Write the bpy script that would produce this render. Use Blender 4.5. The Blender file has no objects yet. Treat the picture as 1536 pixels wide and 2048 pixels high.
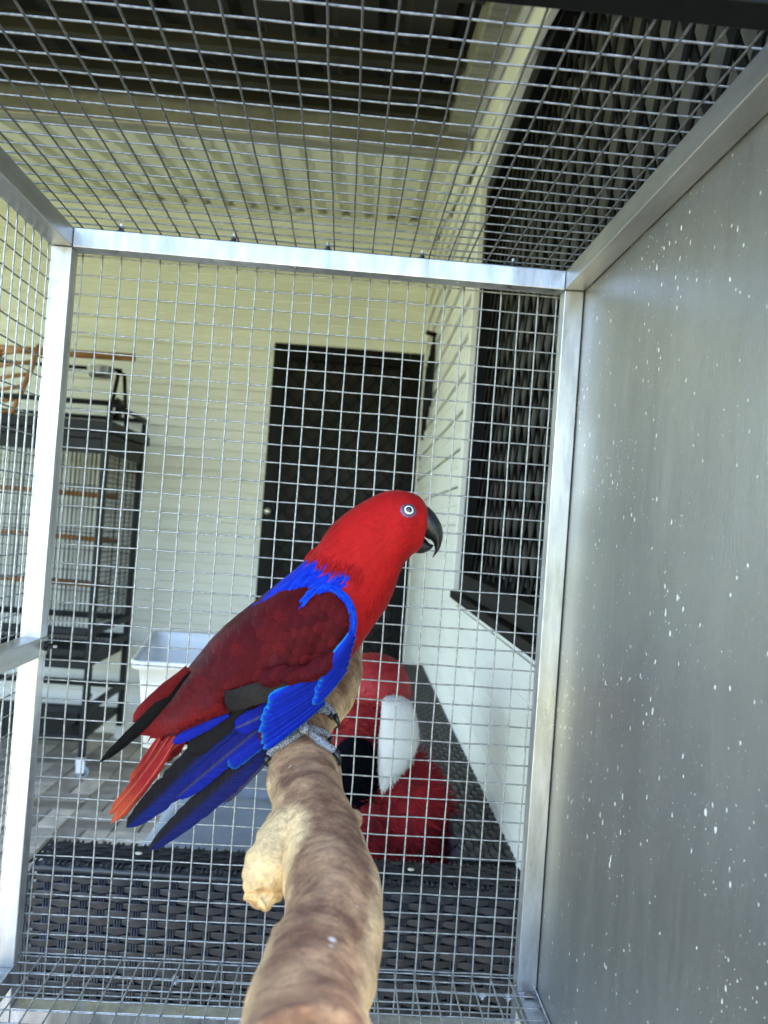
import bpy, bmesh, math, random
from math import sin, cos, pi, sqrt, radians, tan, atan2
from mathutils import Vector, Matrix, noise
from mathutils.bvhtree import BVHTree
from mathutils.geometry import delaunay_2d_cdt
random.seed(7)
S = bpy.context.scene
COL = S.collection
# ------------------------------------------------------------------ camera
CAM = Vector((.3626, -1.0877, 1.25)); FPX = 1656.
YAW, PIT, ROL = .0484, .0201, .0728
_f = Vector((sin(YAW)*cos(PIT), cos(YAW)*cos(PIT), sin(PIT))); _r = Vector((cos(YAW), -sin(YAW), 0)); _u = _r.cross(_f)
RX = cos(ROL)*_r + sin(ROL)*_u; UX = -sin(ROL)*_r + cos(ROL)*_u; FX = _f
cd = bpy.data.cameras.new('camera'); cam = bpy.data.objects.new('camera', cd); COL.objects.link(cam); S.camera = cam
cam.matrix_world = Matrix(((RX.x, UX.x, -FX.x, CAM.x), (RX.y, UX.y, -FX.y, CAM.y), (RX.z, UX.z, -FX.z, CAM.z), (0, 0, 0, 1)))
cd.sensor_fit = 'VERTICAL'; cd.sensor_height = 36; cd.sensor_width = 27; cd.lens = FPX/2048*36
cd.clip_start = .02; cd.clip_end = 600
cd.dof.use_dof = True; cd.dof.focus_distance = .86; cd.dof.aperture_fstop = 8.5
# ------------------------------------------------------------------ light
SUN_EL = radians(55); SUN_AZ = radians(75)      # azimuth clockwise from +y
w = bpy.data.worlds.new('World'); S.world = w; w.use_nodes = True
nt = w.node_tree; nt.nodes.clear()
sky = nt.nodes.new('ShaderNodeTexSky'); sky.sky_type = 'NISHITA'; sky.sun_disc = False
sky.sun_elevation = SUN_EL; sky.sun_rotation = SUN_AZ; sky.air_density = 1.; sky.dust_density = 1.5; sky.ozone_density = 1.
bg = nt.nodes.new('ShaderNodeBackground'); bg.inputs[1].default_value = .15
wo = nt.nodes.new('ShaderNodeOutputWorld'); nt.links.new(sky.outputs[0], bg.inputs[0]); nt.links.new(bg.outputs[0], wo.inputs[0])
sl = bpy.data.lights.new('sun', 'SUN'); sl.energy = 4.5; sl.angle = radians(.5); sl.color = (1, .95, .86)
so = bpy.data.objects.new('sun', sl); COL.objects.link(so)
sdir = Vector((sin(SUN_AZ)*cos(SUN_EL), cos(SUN_AZ)*cos(SUN_EL), sin(SUN_EL)))
so.rotation_euler = sdir.to_track_quat('Z', 'Y').to_euler(); so.location = sdir*30
S.view_settings.view_transform = 'Standard'; S.view_settings.look = 'None'
S.view_settings.exposure = 3.22; S.view_settings.gamma = 1
S.render.engine = 'CYCLES'
S.cycles.max_bounces = 10; S.cycles.diffuse_bounces = 6; S.cycles.glossy_bounces = 5
# ------------------------------------------------------------------ helpers
def ray(px, py): return (RX*(px-768) - UX*(py-1024))/FPX + FX
def at(px, py, y):
    d = ray(px, py); return CAM + d*((y-CAM.y)/d.y)
def atd(px, py, d): return CAM + ray(px, py)*d
HA = .0155                                  # the house stands turned a little against the cage
def hw(x, y, z): return Vector((CAM.x + x*cos(HA) + y*sin(HA), CAM.y - x*sin(HA) + y*cos(HA), z))
def sm(a, b, x):
    t = max(0., min(1., (x-a)/(b-a))); return t*t*(3-2*t)
def lerp(a, b, t): return a + (b-a)*t

class MB:
    def __init__(s): s.v = []; s.f = []; s.c = []; s.uv = []
    def add(s, v, f, c=None):
        o = len(s.v); s.v += [Vector(p) for p in v]; s.f += [tuple(i+o for i in q) for q in f]
        if c is not None: s.c += c
    def box(s, x0, x1, y0, y1, z0, z1):
        s.add([(x0,y0,z0),(x1,y0,z0),(x1,y1,z0),(x0,y1,z0),(x0,y0,z1),(x1,y0,z1),(x1,y1,z1),(x0,y1,z1)],
              [(0,3,2,1),(4,5,6,7),(0,1,5,4),(1,2,6,5),(2,3,7,6),(3,0,4,7)]); return s
    def tube(s, pts, r, n=6, c=None, flat=1., closed=False):
        pts = [Vector(p) for p in pts]; m = len(pts); rr = r if isinstance(r, (list, tuple)) else [r]*m
        t0 = (pts[1]-pts[0]).normalized(); up = Vector((0,0,1)) if abs(t0.z) < .9 else Vector((0,1,0))
        nrm = (up - t0*up.dot(t0)).normalized(); V = []
        for i in range(m):
            a = pts[max(0,i-1)]; b = pts[min(m-1,i+1)]; t = (b-a).normalized()
            nrm = (nrm - t*nrm.dot(t)).normalized(); bn = t.cross(nrm)
            for k in range(n):
                g = 2*pi*k/n; V.append(pts[i] + (nrm*cos(g)*flat + bn*sin(g))*rr[i])
        Fc = [(i*n+k, i*n+(k+1)%n, (i+1)*n+(k+1)%n, (i+1)*n+k) for i in range(m-1) for k in range(n)]
        Fc += [tuple(range(n-1,-1,-1)), tuple((m-1)*n+k for k in range(n))]
        s.add(V, Fc, [c]*len(V) if c is not None else None); return s
    def rings(s, R, cap=True):
        n = len(R[0]); m = len(R); V = [p for r in R for p in r]
        Fc = [(i*n+k, i*n+(k+1)%n, (i+1)*n+(k+1)%n, (i+1)*n+k) for i in range(m-1) for k in range(n)]
        if cap: Fc += [tuple(range(n-1,-1,-1)), tuple((m-1)*n+k for k in range(n))]
        s.add(V, Fc); return s
    def ell(s, c, r, nu=20, nv=12, jit=0, rot=None):
        c = Vector(c); V = []; Fc = []
        for i in range(nv+1):
            th = pi*i/nv
            for j in range(nu):
                ph = 2*pi*j/nu; d = Vector((sin(th)*cos(ph)*r[0], sin(th)*sin(ph)*r[1], cos(th)*r[2]))
                if jit: d *= 1 + jit*noise.noise(d*14 + c*5)
                if rot: d = rot @ d
                V.append(c+d)
        for i in range(nv):
            for j in range(nu): Fc.append((i*nu+j, (i+1)*nu+j, (i+1)*nu+(j+1)%nu, i*nu+(j+1)%nu))
        s.add(V, Fc); return s
    def mesh(s, name, base=None, smooth=True):
        me = bpy.data.meshes.new(name); b = base or Vector((0,0,0))
        me.from_pydata([tuple(p-b) for p in s.v], [], s.f); me.update()
        if s.c and len(s.c) == len(s.v):
            a = me.color_attributes.new('Col', 'FLOAT_COLOR', 'POINT')
            for i, q in enumerate(s.c): a.data[i].color = (q[0], q[1], q[2], 1)
        if s.uv and len(s.uv) == len(s.v):
            l = me.uv_layers.new(name='UVMap')
            for lp in me.loops: l.data[lp.index].uv = s.uv[lp.vertex_index]
        if smooth:
            for p in me.polygons: p.use_smooth = True
        return me

BASE = {}
def thing(name, label, cat, base, house=False, group=None, kind=None):
    o = bpy.data.objects.new(name, None); COL.objects.link(o); b = Vector(base)
    o.location = hw(*b) if house else b
    if house: o.rotation_euler.z = -HA
    o.empty_display_size = .05
    tag(o, label, cat, group, kind); BASE[o.name] = b; return o
def tag(o, label=None, cat=None, group=None, kind=None):
    if label: o['label'] = label
    if cat: o['category'] = cat
    if group: o['group'] = group
    if kind: o['kind'] = kind
def part(name, mb, mat, parent, smooth=False, bevel=0, kind=None, label=None, loc=None):
    if isinstance(mb, MB):
        b = BASE[parent.name]
        me = mb.mesh(name, b if loc is None else None, smooth); me.materials.append(mat)
    else: me = mb
    o = bpy.data.objects.new(name, me); COL.objects.link(o); o.parent = parent
    BASE[o.name] = BASE[parent.name]
    if loc is not None:
        # loc is in the thing's own frame (same coordinates as its base); parents below the root sit at the origin of the thing
        o.location = Vector(loc) - BASE[parent.name]
    if bevel:
        m = o.modifiers.new('bevel', 'BEVEL'); m.width = bevel; m.segments = 2; m.limit_method = 'ANGLE'
    if kind: o['kind'] = kind
    if label: o['label'] = label
    return o
def single(name, mb, mat, label, cat, base, house=False, group=None, smooth=True, kind=None, bevel=0):
    b = Vector(base); me = mb.mesh(name, b, smooth); me.materials.append(mat)
    o = bpy.data.objects.new(name, me); COL.objects.link(o); o.location = hw(*b) if house else b
    if house: o.rotation_euler.z = -HA
    if bevel:
        m = o.modifiers.new('bevel', 'BEVEL'); m.width = bevel; m.segments = 2; m.limit_method = 'ANGLE'
    tag(o, label, cat, group, kind); BASE[o.name] = b; return o

# ------------------------------------------------------------------ materials
def mat(name, col, rough=.5, metal=0., var=.12, nscale=8., bump=0., bscale=60., stretch=(1,1,1), rand=0., spec=.5, col2=None, coat=0., thr=(.35,.65), detail=5):
    m = bpy.data.materials.new(name); m.use_nodes = True; t = m.node_tree; N = t.nodes; L = t.links
    p = N['Principled BSDF']; p.inputs['Roughness'].default_value = rough; p.inputs['Metallic'].default_value = metal
    p.inputs['Specular IOR Level'].default_value = spec; p.inputs['Coat Weight'].default_value = coat
    tc = N.new('ShaderNodeTexCoord'); mp = N.new('ShaderNodeMapping'); mp.inputs['Scale'].default_value = stretch
    L.new(tc.outputs['Object'], mp.inputs[0])
    n = N.new('ShaderNodeTexNoise'); n.inputs['Scale'].default_value = nscale; n.inputs['Detail'].default_value = detail; n.inputs['Roughness'].default_value = .62
    L.new(mp.outputs[0], n.inputs['Vector'])
    r = N.new('ShaderNodeValToRGB'); c2 = col2 or tuple(x*(1-2.2*var) for x in col)
    r.color_ramp.elements[0].position = thr[0]; r.color_ramp.elements[1].position = thr[1]
    r.color_ramp.elements[0].color = (*c2, 1); r.color_ramp.elements[1].color = (*col, 1); L.new(n.outputs[0], r.inputs[0])
    out = r.outputs[0]
    if rand:
        oi = N.new('ShaderNodeObjectInfo'); hs = N.new('ShaderNodeHueSaturation'); mr = N.new('ShaderNodeMapRange')
        mr.inputs[3].default_value = 1-rand; mr.inputs[4].default_value = 1+rand; L.new(oi.outputs['Random'], mr.inputs[0])
        L.new(mr.outputs[0], hs.inputs['Value']); L.new(out, hs.inputs['Color']); out = hs.outputs[0]
    L.new(out, p.inputs['Base Color'])
    if bump:
        b = N.new('ShaderNodeBump'); b.inputs['Strength'].default_value = bump; b.inputs['Distance'].default_value = .002
        n2 = N.new('ShaderNodeTexNoise'); n2.inputs['Scale'].default_value = bscale; n2.inputs['Detail'].default_value = 4
        L.new(mp.outputs[0], n2.inputs['Vector']); L.new(n2.outputs[0], b.inputs['Height']); L.new(b.outputs[0], p.inputs['Normal'])
    m['out'] = 1
    return m
def nodes(m): return m.node_tree.nodes, m.node_tree.links, m.node_tree.nodes['Principled BSDF']
def rough_noise(m, lo, hi, scale, stretch=(1,1,1)):
    N, L, p = nodes(m); tc = N.new('ShaderNodeTexCoord'); mp = N.new('ShaderNodeMapping'); mp.inputs['Scale'].default_value = stretch
    n = N.new('ShaderNodeTexNoise'); n.inputs['Scale'].default_value = scale; n.inputs['Detail'].default_value = 6
    mr = N.new('ShaderNodeMapRange'); mr.inputs[1].default_value = .3; mr.inputs[2].default_value = .7; mr.inputs[3].default_value = lo; mr.inputs[4].default_value = hi
    L.new(tc.outputs['Object'], mp.inputs[0]); L.new(mp.outputs[0], n.inputs['Vector']); L.new(n.outputs[0], mr.inputs[0]); L.new(mr.outputs[0], p.inputs['Roughness'])
M = {}
M['alu'] = mat('brushed_aluminium_tube', (.74,.74,.75), .34, .88, .14, 22, .06, 240, (3,3,.6))
rough_noise(M['alu'], .26, .5, 14, (3,3,.7))
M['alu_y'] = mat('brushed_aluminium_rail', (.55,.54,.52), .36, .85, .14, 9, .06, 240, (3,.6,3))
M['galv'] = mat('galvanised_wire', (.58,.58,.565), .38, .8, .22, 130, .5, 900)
M['galv_shaded'] = mat('shaded_zinc_wire', (.20,.195,.18), .5, .6, .25, 130, .5, 900)  # zinc darkened: the unlit underside of roof wires put into the colour
M['galv_half_shaded'] = mat('half_shaded_zinc_wire', (.28,.28,.27), .4, .7, .25, 130, .5, 900)  # same zinc, part of that shade put into its colour
M['tray'] = mat('darkened_tray', (.16,.12,.08), .9, 0, .3, 30)  # unseen tray, made dark to cut light bounced up at the wires
M['bolt'] = mat('dark_bolt', (.03,.03,.03), .4, .6)
M['cream'] = mat('cream_cladding', (.80,.785,.69), .45, 0, .05, 2.2, .04, 60, (1,1,4), rand=.025)
M['creamtrim'] = mat('cream_trim', (.78,.77,.70), .45, 0, .05, 5)
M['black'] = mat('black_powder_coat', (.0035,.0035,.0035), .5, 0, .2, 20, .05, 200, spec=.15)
M['darkpanel'] = mat('dark_door_panel', (.026,.025,.022), .6, 0, .3, 3, spec=.2)
M['blackglass'] = mat('dark_window_glass', (.006,.006,.006), .12, 0, .2, 2, spec=.35)
M['slat'] = mat('brown_blind_slat', (.085,.080,.070), .6, 0, .15, 6, rand=.12)
M['roofdark'] = mat('dark_roof_sheet', (.030,.027,.018), .6, 0, .25, 4, spec=.25)
M['galvbeam'] = mat('galvanised_beam', (.36,.34,.28), .5, .45, .2, 6, .1, 40, (1,6,1))
M['roofcream'] = mat('cream_roof_sheet', (.70,.685,.56), .45, 0, .06, 4)
M['lawn'] = mat('lawn', (.15,.16,.035), .9, 0, .3, 3, .6, 30, col2=(.07,.085,.02))
M['slab'] = mat('patio_slab', (.42,.39,.33), .85, 0, .12, 5, .4, 80)
M['paver'] = mat('clay_paver', (.55,.46,.37), .5, 0, .16, 14, .3, 120, rand=.5)
M['rattan'] = mat('charcoal_rattan', (.020,.020,.026), .38, 0, .25, 60, .2, 300, rand=.2)
M['rattan2'] = mat('grey_rattan', (.055,.054,.058), .4, 0, .25, 60, .2, 300, rand=.2)
M['rattanbase'] = mat('rattan_backing', (.014,.014,.017), .6)
M['cushion'] = mat('grey_cushion_fabric', (.30,.33,.38), .8, 0, .12, 6, .25, 500)
M['plush'] = mat('red_plush', (.42,.012,.02), .9, 0, .3, 18, .4, 150)
M['plushtop'] = mat('red_satin_plush', (.50,.03,.035), .6, 0, .15, 12, .3, 150)
M['plushwhite'] = mat('white_plush', (.80,.78,.75), .9, 0, .06, 14, .3, 120)
M['plushblack'] = mat('black_plush', (.004,.004,.008), .9, 0, .2, 14, .3, 120, spec=.05)
M['cagegrey'] = mat('hammered_dark_grey', (.013,.015,.018), .5, 0, .25, 40, .2, 200, spec=.25)
M['wood'] = mat('orange_wood', (.42,.19,.06), .55, 0, .2, 10, .1, 80, (1,1,6))
M['steel'] = mat('stainless_cup', (.6,.58,.52), .3, .9, .1, 10)
M['white'] = mat('white_plastic', (.78,.78,.80), .35, 0, .03, 6)
M['wheel'] = mat('grey_rubber', (.25,.27,.30), .5)
M['seed'] = mat('pale_seed', (.75,.70,.55), .6)
M['fluff'] = mat('pale_fluff', (.75,.76,.80), .9)
M['claw'] = mat('black_claw', (.012,.012,.014), .28, 0, .2, 90)
M['beak'] = mat('black_beak', (.013,.013,.015), .38, 0, .35, 60, .25, 220)
M['eyewhite'] = mat('cream_iris', (.85,.82,.68), .25, 0, .05, 100)
M['pupil'] = mat('black_pupil', (.004,.004,.004), .05, 0, 0, 10, coat=1)
M['eyering'] = mat('blue_grey_eye_ring', (.10,.10,.20), .6, 0, .3, 400, col2=(.16,.02,.05))
# stained white tub
mt = mat('stained_white_plastic', (.86,.86,.83), .35, 0, .5, 16, .1, 80, col2=(.45,.40,.36), thr=(.30,.40)); M['tub'] = mt
# aluminium sheet with pale specks
def sheet_mat():
    m = mat('speckled_aluminium_sheet', (.415,.41,.395), .36, .82, .10, 4.5, .12, 260, (1,1.2,.5)); N, L, p = nodes(m)
    tc = N.new('ShaderNodeTexCoord'); base = p.inputs['Base Color'].links[0].from_socket
    mask = None
    for sc, st, th, dens in ((190,(1,1,.8),.34,.25),(110,(1,1,.65),.23,.35),(60,(1,1,.42),.115,.50),(26,(1,1,.2),.05,.70)):
        mp = N.new('ShaderNodeMapping'); mp.inputs['Scale'].default_value = st; L.new(tc.outputs['Object'], mp.inputs[0])
        nz = N.new('ShaderNodeTexNoise'); nz.inputs['Scale'].default_value = sc*.8
        L.new(mp.outputs[0], nz.inputs['Vector'])
        mx = N.new('ShaderNodeMixRGB'); mx.inputs[0].default_value = .012*60/sc; L.new(mp.outputs[0], mx.inputs[1]); L.new(nz.outputs['Color'], mx.inputs[2])
        v = N.new('ShaderNodeTexVoronoi'); v.inputs['Scale'].default_value = sc; v.inputs['Randomness'].default_value = 1; L.new(mx.outputs[0], v.inputs['Vector'])
        sp = N.new('ShaderNodeSeparateColor'); L.new(v.outputs['Color'], sp.inputs[0])
        # each cell draws its own speck size, many draw none
        mr = N.new('ShaderNodeMapRange'); mr.inputs[1].default_value = dens; mr.inputs[2].default_value = 1; mr.inputs[3].default_value = 0; mr.inputs[4].default_value = th
        L.new(sp.outputs[0], mr.inputs[0])
        pw = N.new('ShaderNodeMath'); pw.operation = 'POWER'; pw.inputs[1].default_value = 1.7
        dv_ = N.new('ShaderNodeMath'); dv_.operation = 'DIVIDE'; dv_.inputs[1].default_value = th; L.new(mr.outputs[0], dv_.inputs[0]); L.new(dv_.outputs[0], pw.inputs[0])
        nz2 = N.new('ShaderNodeTexNoise'); nz2.inputs['Scale'].default_value = 7; nz2.inputs['Detail'].default_value = 3; L.new(tc.outputs['Object'], nz2.inputs['Vector'])
        mr2 = N.new('ShaderNodeMapRange'); mr2.inputs[1].default_value = .36; mr2.inputs[2].default_value = .62; mr2.inputs[3].default_value = .55*th; mr2.inputs[4].default_value = 1.1*th; L.new(nz2.outputs[0], mr2.inputs[0])
        mu = N.new('ShaderNodeMath'); mu.operation = 'MULTIPLY'; L.new(pw.outputs[0], mu.inputs[0]); L.new(mr2.outputs[0], mu.inputs[1]); mr = mu
        lt = N.new('ShaderNodeMath'); lt.operation = 'SUBTRACT'; L.new(mr.outputs[0], lt.inputs[0]); L.new(v.outputs['Distance'], lt.inputs[1])
        ml = N.new('ShaderNodeMath'); ml.operation = 'MULTIPLY'; ml.use_clamp = True; ml.inputs[1].default_value = 22; L.new(lt.outputs[0], ml.inputs[0])
        if mask is None: mask = ml.outputs[0]
        else:
            a = N.new('ShaderNodeMath'); a.operation = 'MAXIMUM'; L.new(mask, a.inputs[0]); L.new(ml.outputs[0], a.inputs[1]); mask = a.outputs[0]
    mix = N.new('ShaderNodeMixRGB'); L.new(mask, mix.inputs[0]); L.new(base, mix.inputs[1]); mix.inputs[2].default_value = (.80,.78,.73,1)
    L.new(mix.outputs[0], p.inputs['Base Color'])
    inv = N.new('ShaderNodeMath'); inv.operation = 'MULTIPLY_ADD'; inv.inputs[1].default_value = -.8; inv.inputs[2].default_value = .82
    L.new(mask, inv.inputs[0]); L.new(inv.outputs[0], p.inputs['Metallic'])
    # vertical wipe streaks in the gloss
    mp = N.new('ShaderNodeMapping'); mp.inputs['Scale'].default_value = (1,14,1.1); L.new(tc.outputs['Object'], mp.inputs[0])
    n = N.new('ShaderNodeTexNoise'); n.inputs['Scale'].default_value = 5; n.inputs['Detail'].default_value = 8; L.new(mp.outputs[0], n.inputs['Vector'])
    mr = N.new('ShaderNodeMapRange'); mr.inputs[1].default_value = .3; mr.inputs[2].default_value = .7; mr.inputs[3].default_value = .33; mr.inputs[4].default_value = .40
    L.new(n.outputs[0], mr.inputs[0]); L.new(mr.outputs[0], p.inputs['Roughness'])
    return m
M['sheet'] = sheet_mat()
# branch wood
def branch_mat():
    m = mat('weathered_branch_wood', (.36,.20,.098), .75, 0, .3, 34, .0, 70, (1,1,1), col2=(.155,.066,.030), thr=(.40,.60), detail=12); N, L, p = nodes(m)
    base = p.inputs['Base Color'].links[0].from_socket
    a = N.new('ShaderNodeVertexColor'); a.layer_name = 'Col'; sp = N.new('ShaderNodeSeparateColor'); L.new(a.outputs[0], sp.inputs[0])
    tc = N.new('ShaderNodeTexCoord')
    def noise_(sc, det, st=(1,1,1), lo=.35, hi=.65, a0=0., a1=1.):
        mp = N.new('ShaderNodeMapping'); mp.inputs['Scale'].default_value = st; L.new(tc.outputs['Object'], mp.inputs[0])
        n = N.new('ShaderNodeTexNoise'); n.inputs['Scale'].default_value = sc; n.inputs['Detail'].default_value = det; n.inputs['Roughness'].default_value = .7; L.new(mp.outputs[0], n.inputs['Vector'])
        mr = N.new('ShaderNodeMapRange'); mr.inputs[1].default_value = lo; mr.inputs[2].default_value = hi; mr.inputs[3].default_value = a0; mr.inputs[4].default_value = a1; L.new(n.outputs[0], mr.inputs[0]); return n.outputs[0], mr.outputs[0]
    n1, _ = noise_(26, 10)
    ad = N.new('ShaderNodeMath'); ad.operation = 'ADD'; L.new(sp.outputs[0], ad.inputs[0]); L.new(n1, ad.inputs[1])
    mr = N.new('ShaderNodeMapRange'); mr.inputs[1].default_value = .80; mr.inputs[2].default_value = 1.14; L.new(ad.outputs[0], mr.inputs[0])
    mx = N.new('ShaderNodeMixRGB'); L.new(mr.outputs[0], mx.inputs[0]); L.new(base, mx.inputs[1]); mx.inputs[2].default_value = (.60,.41,.20,1)
    # chewed orange end of the stub
    n2, r2 = noise_(60, 8, lo=.4, hi=.6)
    mo = N.new('ShaderNodeMath'); mo.operation = 'MULTIPLY'; L.new(sp.outputs[1], mo.inputs[0]); L.new(r2, mo.inputs[1])
    mx2 = N.new('ShaderNodeMixRGB'); L.new(mo.outputs[0], mx2.inputs[0]); L.new(mx.outputs[0], mx2.inputs[1]); mx2.inputs[2].default_value = (.36,.17,.06,1)
    # fine bark grain running round the limb, and along it
    _, g1 = noise_(120, 10, (.8,1.5,.8), .3, .7, .60, 1.45); _, g2 = noise_(420, 6, (1,1,1), .3, .7, .75, 1.28)
    mu = N.new('ShaderNodeMath'); mu.operation = 'MULTIPLY'; L.new(g1, mu.inputs[0]); L.new(g2, mu.inputs[1])
    hs = N.new('ShaderNodeHueSaturation'); L.new(mx2.outputs[0], hs.inputs['Color']); L.new(mu.outputs[0], hs.inputs['Value'])
    # dried white specks
    v = N.new('ShaderNodeTexVoronoi'); v.inputs['Scale'].default_value = 75; L.new(tc.outputs['Object'], v.inputs['Vector']); sc_ = N.new('ShaderNodeSeparateColor'); L.new(v.outputs['Color'], sc_.inputs[0])
    q = N.new('ShaderNodeMapRange'); q.inputs[1].default_value = .82; q.inputs[2].default_value = 1; q.inputs[3].default_value = 0; q.inputs[4].default_value = .26; L.new(sc_.outputs[0], q.inputs[0])
    sb_ = N.new('ShaderNodeMath'); sb_.operation = 'SUBTRACT'; L.new(q.outputs[0], sb_.inputs[0]); L.new(v.outputs['Distance'], sb_.inputs[1])
    ml = N.new('ShaderNodeMath'); ml.operation = 'MULTIPLY'; ml.use_clamp = True; ml.inputs[1].default_value = 9; L.new(sb_.outputs[0], ml.inputs[0])
    mx3 = N.new('ShaderNodeMixRGB'); L.new(ml.outputs[0], mx3.inputs[0]); L.new(hs.outputs[0], mx3.inputs[1]); mx3.inputs[2].default_value = (.62,.56,.47,1)
    L.new(mx3.outputs[0], p.inputs['Base Color'])
    b = N.new('ShaderNodeBump'); b.inputs['Strength'].default_value = .7; b.inputs['Distance'].default_value = .0016; L.new(mu.outputs[0], b.inputs['Height']); L.new(b.outputs[0], p.inputs['Normal'])
    return m
M['branch'] = branch_mat()
# feathers: own colour from the vertex attribute, barbs from the feather's own length/width coordinates
def feather_mat(name, barbs=True, rough=.6, sheen=.04):
    m = bpy.data.materials.new(name); m.use_nodes = True; N, L, p = nodes(m)
    p.inputs['Roughness'].default_value = rough; p.inputs['Specular IOR Level'].default_value = .06
    p.inputs['Sheen Weight'].default_value = sheen; p.inputs['Sheen Roughness'].default_value = .4
    a = N.new('ShaderNodeVertexColor'); a.layer_name = 'Col'
    tc = N.new('ShaderNodeTexCoord')
    n = N.new('ShaderNodeTexNoise'); n.inputs['Detail'].default_value = 5
    if barbs:
        mp = N.new('ShaderNodeMapping'); mp.inputs['Scale'].default_value = (30, 2.2, 1); L.new(tc.outputs['UV'], mp.inputs[0]); L.new(mp.outputs[0], n.inputs['Vector']); n.inputs['Scale'].default_value = 1.
    else:
        L.new(tc.outputs['Object'], n.inputs['Vector']); n.inputs['Scale'].default_value = 260
    mr = N.new('ShaderNodeMapRange'); mr.inputs[1].default_value = .3; mr.inputs[2].default_value = .7; mr.inputs[3].default_value = .62; mr.inputs[4].default_value = 1.30; L.new(n.outputs[0], mr.inputs[0])
    if not barbs: mr.inputs[3].default_value = .9; mr.inputs[4].default_value = 1.09
    hs = N.new('ShaderNodeHueSaturation'); L.new(a.outputs[0], hs.inputs['Color']); L.new(mr.outputs[0], hs.inputs['Value']); L.new(hs.outputs[0], p.inputs['Base Color'])
    b = N.new('ShaderNodeBump'); b.inputs['Strength'].default_value = .35; b.inputs['Distance'].default_value = .0008; L.new(n.outputs[0], b.inputs['Height']); L.new(b.outputs[0], p.inputs['Normal'])
    return m
M['feather'] = feather_mat('feather_vane'); M['plumage'] = feather_mat('body_plumage', False, .62, .05)
# scaly grey skin
def foot_mat():
    m = mat('scaly_grey_skin', (.30,.30,.32), .6, 0, .1, 40); N, L, p = nodes(m)
    tc = N.new('ShaderNodeTexCoord'); v = N.new('ShaderNodeTexVoronoi'); v.inputs['Scale'].default_value = 560; v.feature = 'DISTANCE_TO_EDGE'; L.new(tc.outputs['Object'], v.inputs['Vector'])
    r = N.new('ShaderNodeValToRGB'); r.color_ramp.elements[0].position = .02; r.color_ramp.elements[1].position = .17
    r.color_ramp.elements[0].color = (.012,.012,.014,1); r.color_ramp.elements[1].color = (.30,.30,.32,1); L.new(v.outputs[0], r.inputs[0]); L.new(r.outputs[0], p.inputs['Base Color'])
    b = N.new('ShaderNodeBump'); b.inputs['Strength'].default_value = .8; b.inputs['Distance'].default_value = .0008; L.new(v.outputs[0], b.inputs['Height']); L.new(b.outputs[0], p.inputs['Normal'])
    return m
M['foot'] = foot_mat()

# ------------------------------------------------------------------ ground
g = MB(); g.add([(-250,-250,-.03),(250,-250,-.03),(250,250,-.03),(-250,250,-.03)], [(0,1,2,3)])
single('lawn', g, M['lawn'], 'green lawn around the patio', 'lawn', (0,0,-.03), kind='structure', smooth=False)
slab = single('patio_floor', MB().box(-3.6,.6,-2.2,4.7,-.16,0), M['slab'], 'pale patio slab under the cages', 'floor', (-1,1,-.08), True, kind='structure', smooth=False)
# clay pavers, basket weave
PL, PW, PG = .196, .096, .004
pm = MB().box(-PL/2,PL/2,-PW/2,PW/2,0,.010); pme = pm.mesh('paver'); pme.materials.append(M['paver'])
for p_ in pme.polygons: p_.use_smooth = False
cell = .2; k = 0
def paver(x, y, rz):
    o = bpy.data.objects.new('paver', pme); COL.objects.link(o); o.parent = slab
    o.location = Vector((x, y, random.uniform(.0,.0025))) - BASE[slab.name]; o.rotation_euler.z = rz
    mo = o.modifiers.new('bevel', 'BEVEL'); mo.width = .004; mo.segments = 1
for ix in range(8):
    for iy in range(13):
        x = -1.95 + ix*cell; y = 2.15 + iy*cell
        if y + .1 > 4.68: continue
        if (ix+iy) % 2:
            paver(x, y-.05, 0); paver(x, y+.05, 0)
        else:
            paver(x-.05, y, pi/2); paver(x+.05, y, pi/2)

# ------------------------------------------------------------------ house
W = .34; YB = 4.7
def roofz(y): return 2.09 + .193*y
house = thing('house', 'cream weatherboard house with black security door and screened window', 'house', (W,YB,0), True)
hr = MB(); hr.add([(W+.0,.42,4.22),(6,.42,5.4),(6,5.4,5.4),(W+.0,5.4,4.22),(W+.0,.42,4.28),(6,.42,5.46),(6,5.4,5.46),(W+.0,5.4,4.28)],[(0,3,2,1),(4,5,6,7),(0,1,5,4),(1,2,6,5),(2,3,7,6),(3,0,4,7)])  # unseen roof, set high with the walls to keep sun off the cage
part('house_roof', hr, M['roofdark'], house)
part('rear_return', MB().box(.20,W+.0035,YB+.061,YB+.12,0,2.259), M['creamtrim'], house)
rear = part('rear_wall', MB().box(-3.6,-.532,YB+.004,YB+.12,0,3.3).box(-.532,W,YB+.004,YB+.12,2.26,3.3), M['creamtrim'], house)
bcache = {}
def board(parent, length, h, axis, loc):
    # tapered clapboard, lower edge proud; axis 0 runs along x facing -y, axis 1 runs along y facing -x
    key = (round(length,3), round(h,3), axis)
    if key not in bcache:
        m = MB(); n = max(2, int(length/.25)); P = []
        prof = [(0,.004),(-.0165,0),(-.0175,.006),(-.011,h*.48),(-.0145,h*.5),(-.0155,h*.53),(-.003,h*.985),(0,h*.985)]
        R = []
        for i in range(n+1):
            q = length*i/n; wv = .0012*noise.noise(Vector((q*1.7, len(bcache)*3.1, 0)))
            R.append([Vector((q, o_+wv, z_)) if axis == 0 else Vector((o_+wv, q, z_)) for o_, z_ in prof])
        m.rings(R); me = m.mesh('weatherboard', None, False); me.materials.append(M['cream']); bcache[key] = me
    return part('weatherboard', bcache[key], None, parent, loc=loc)
bh = .116; z = 0
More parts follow.
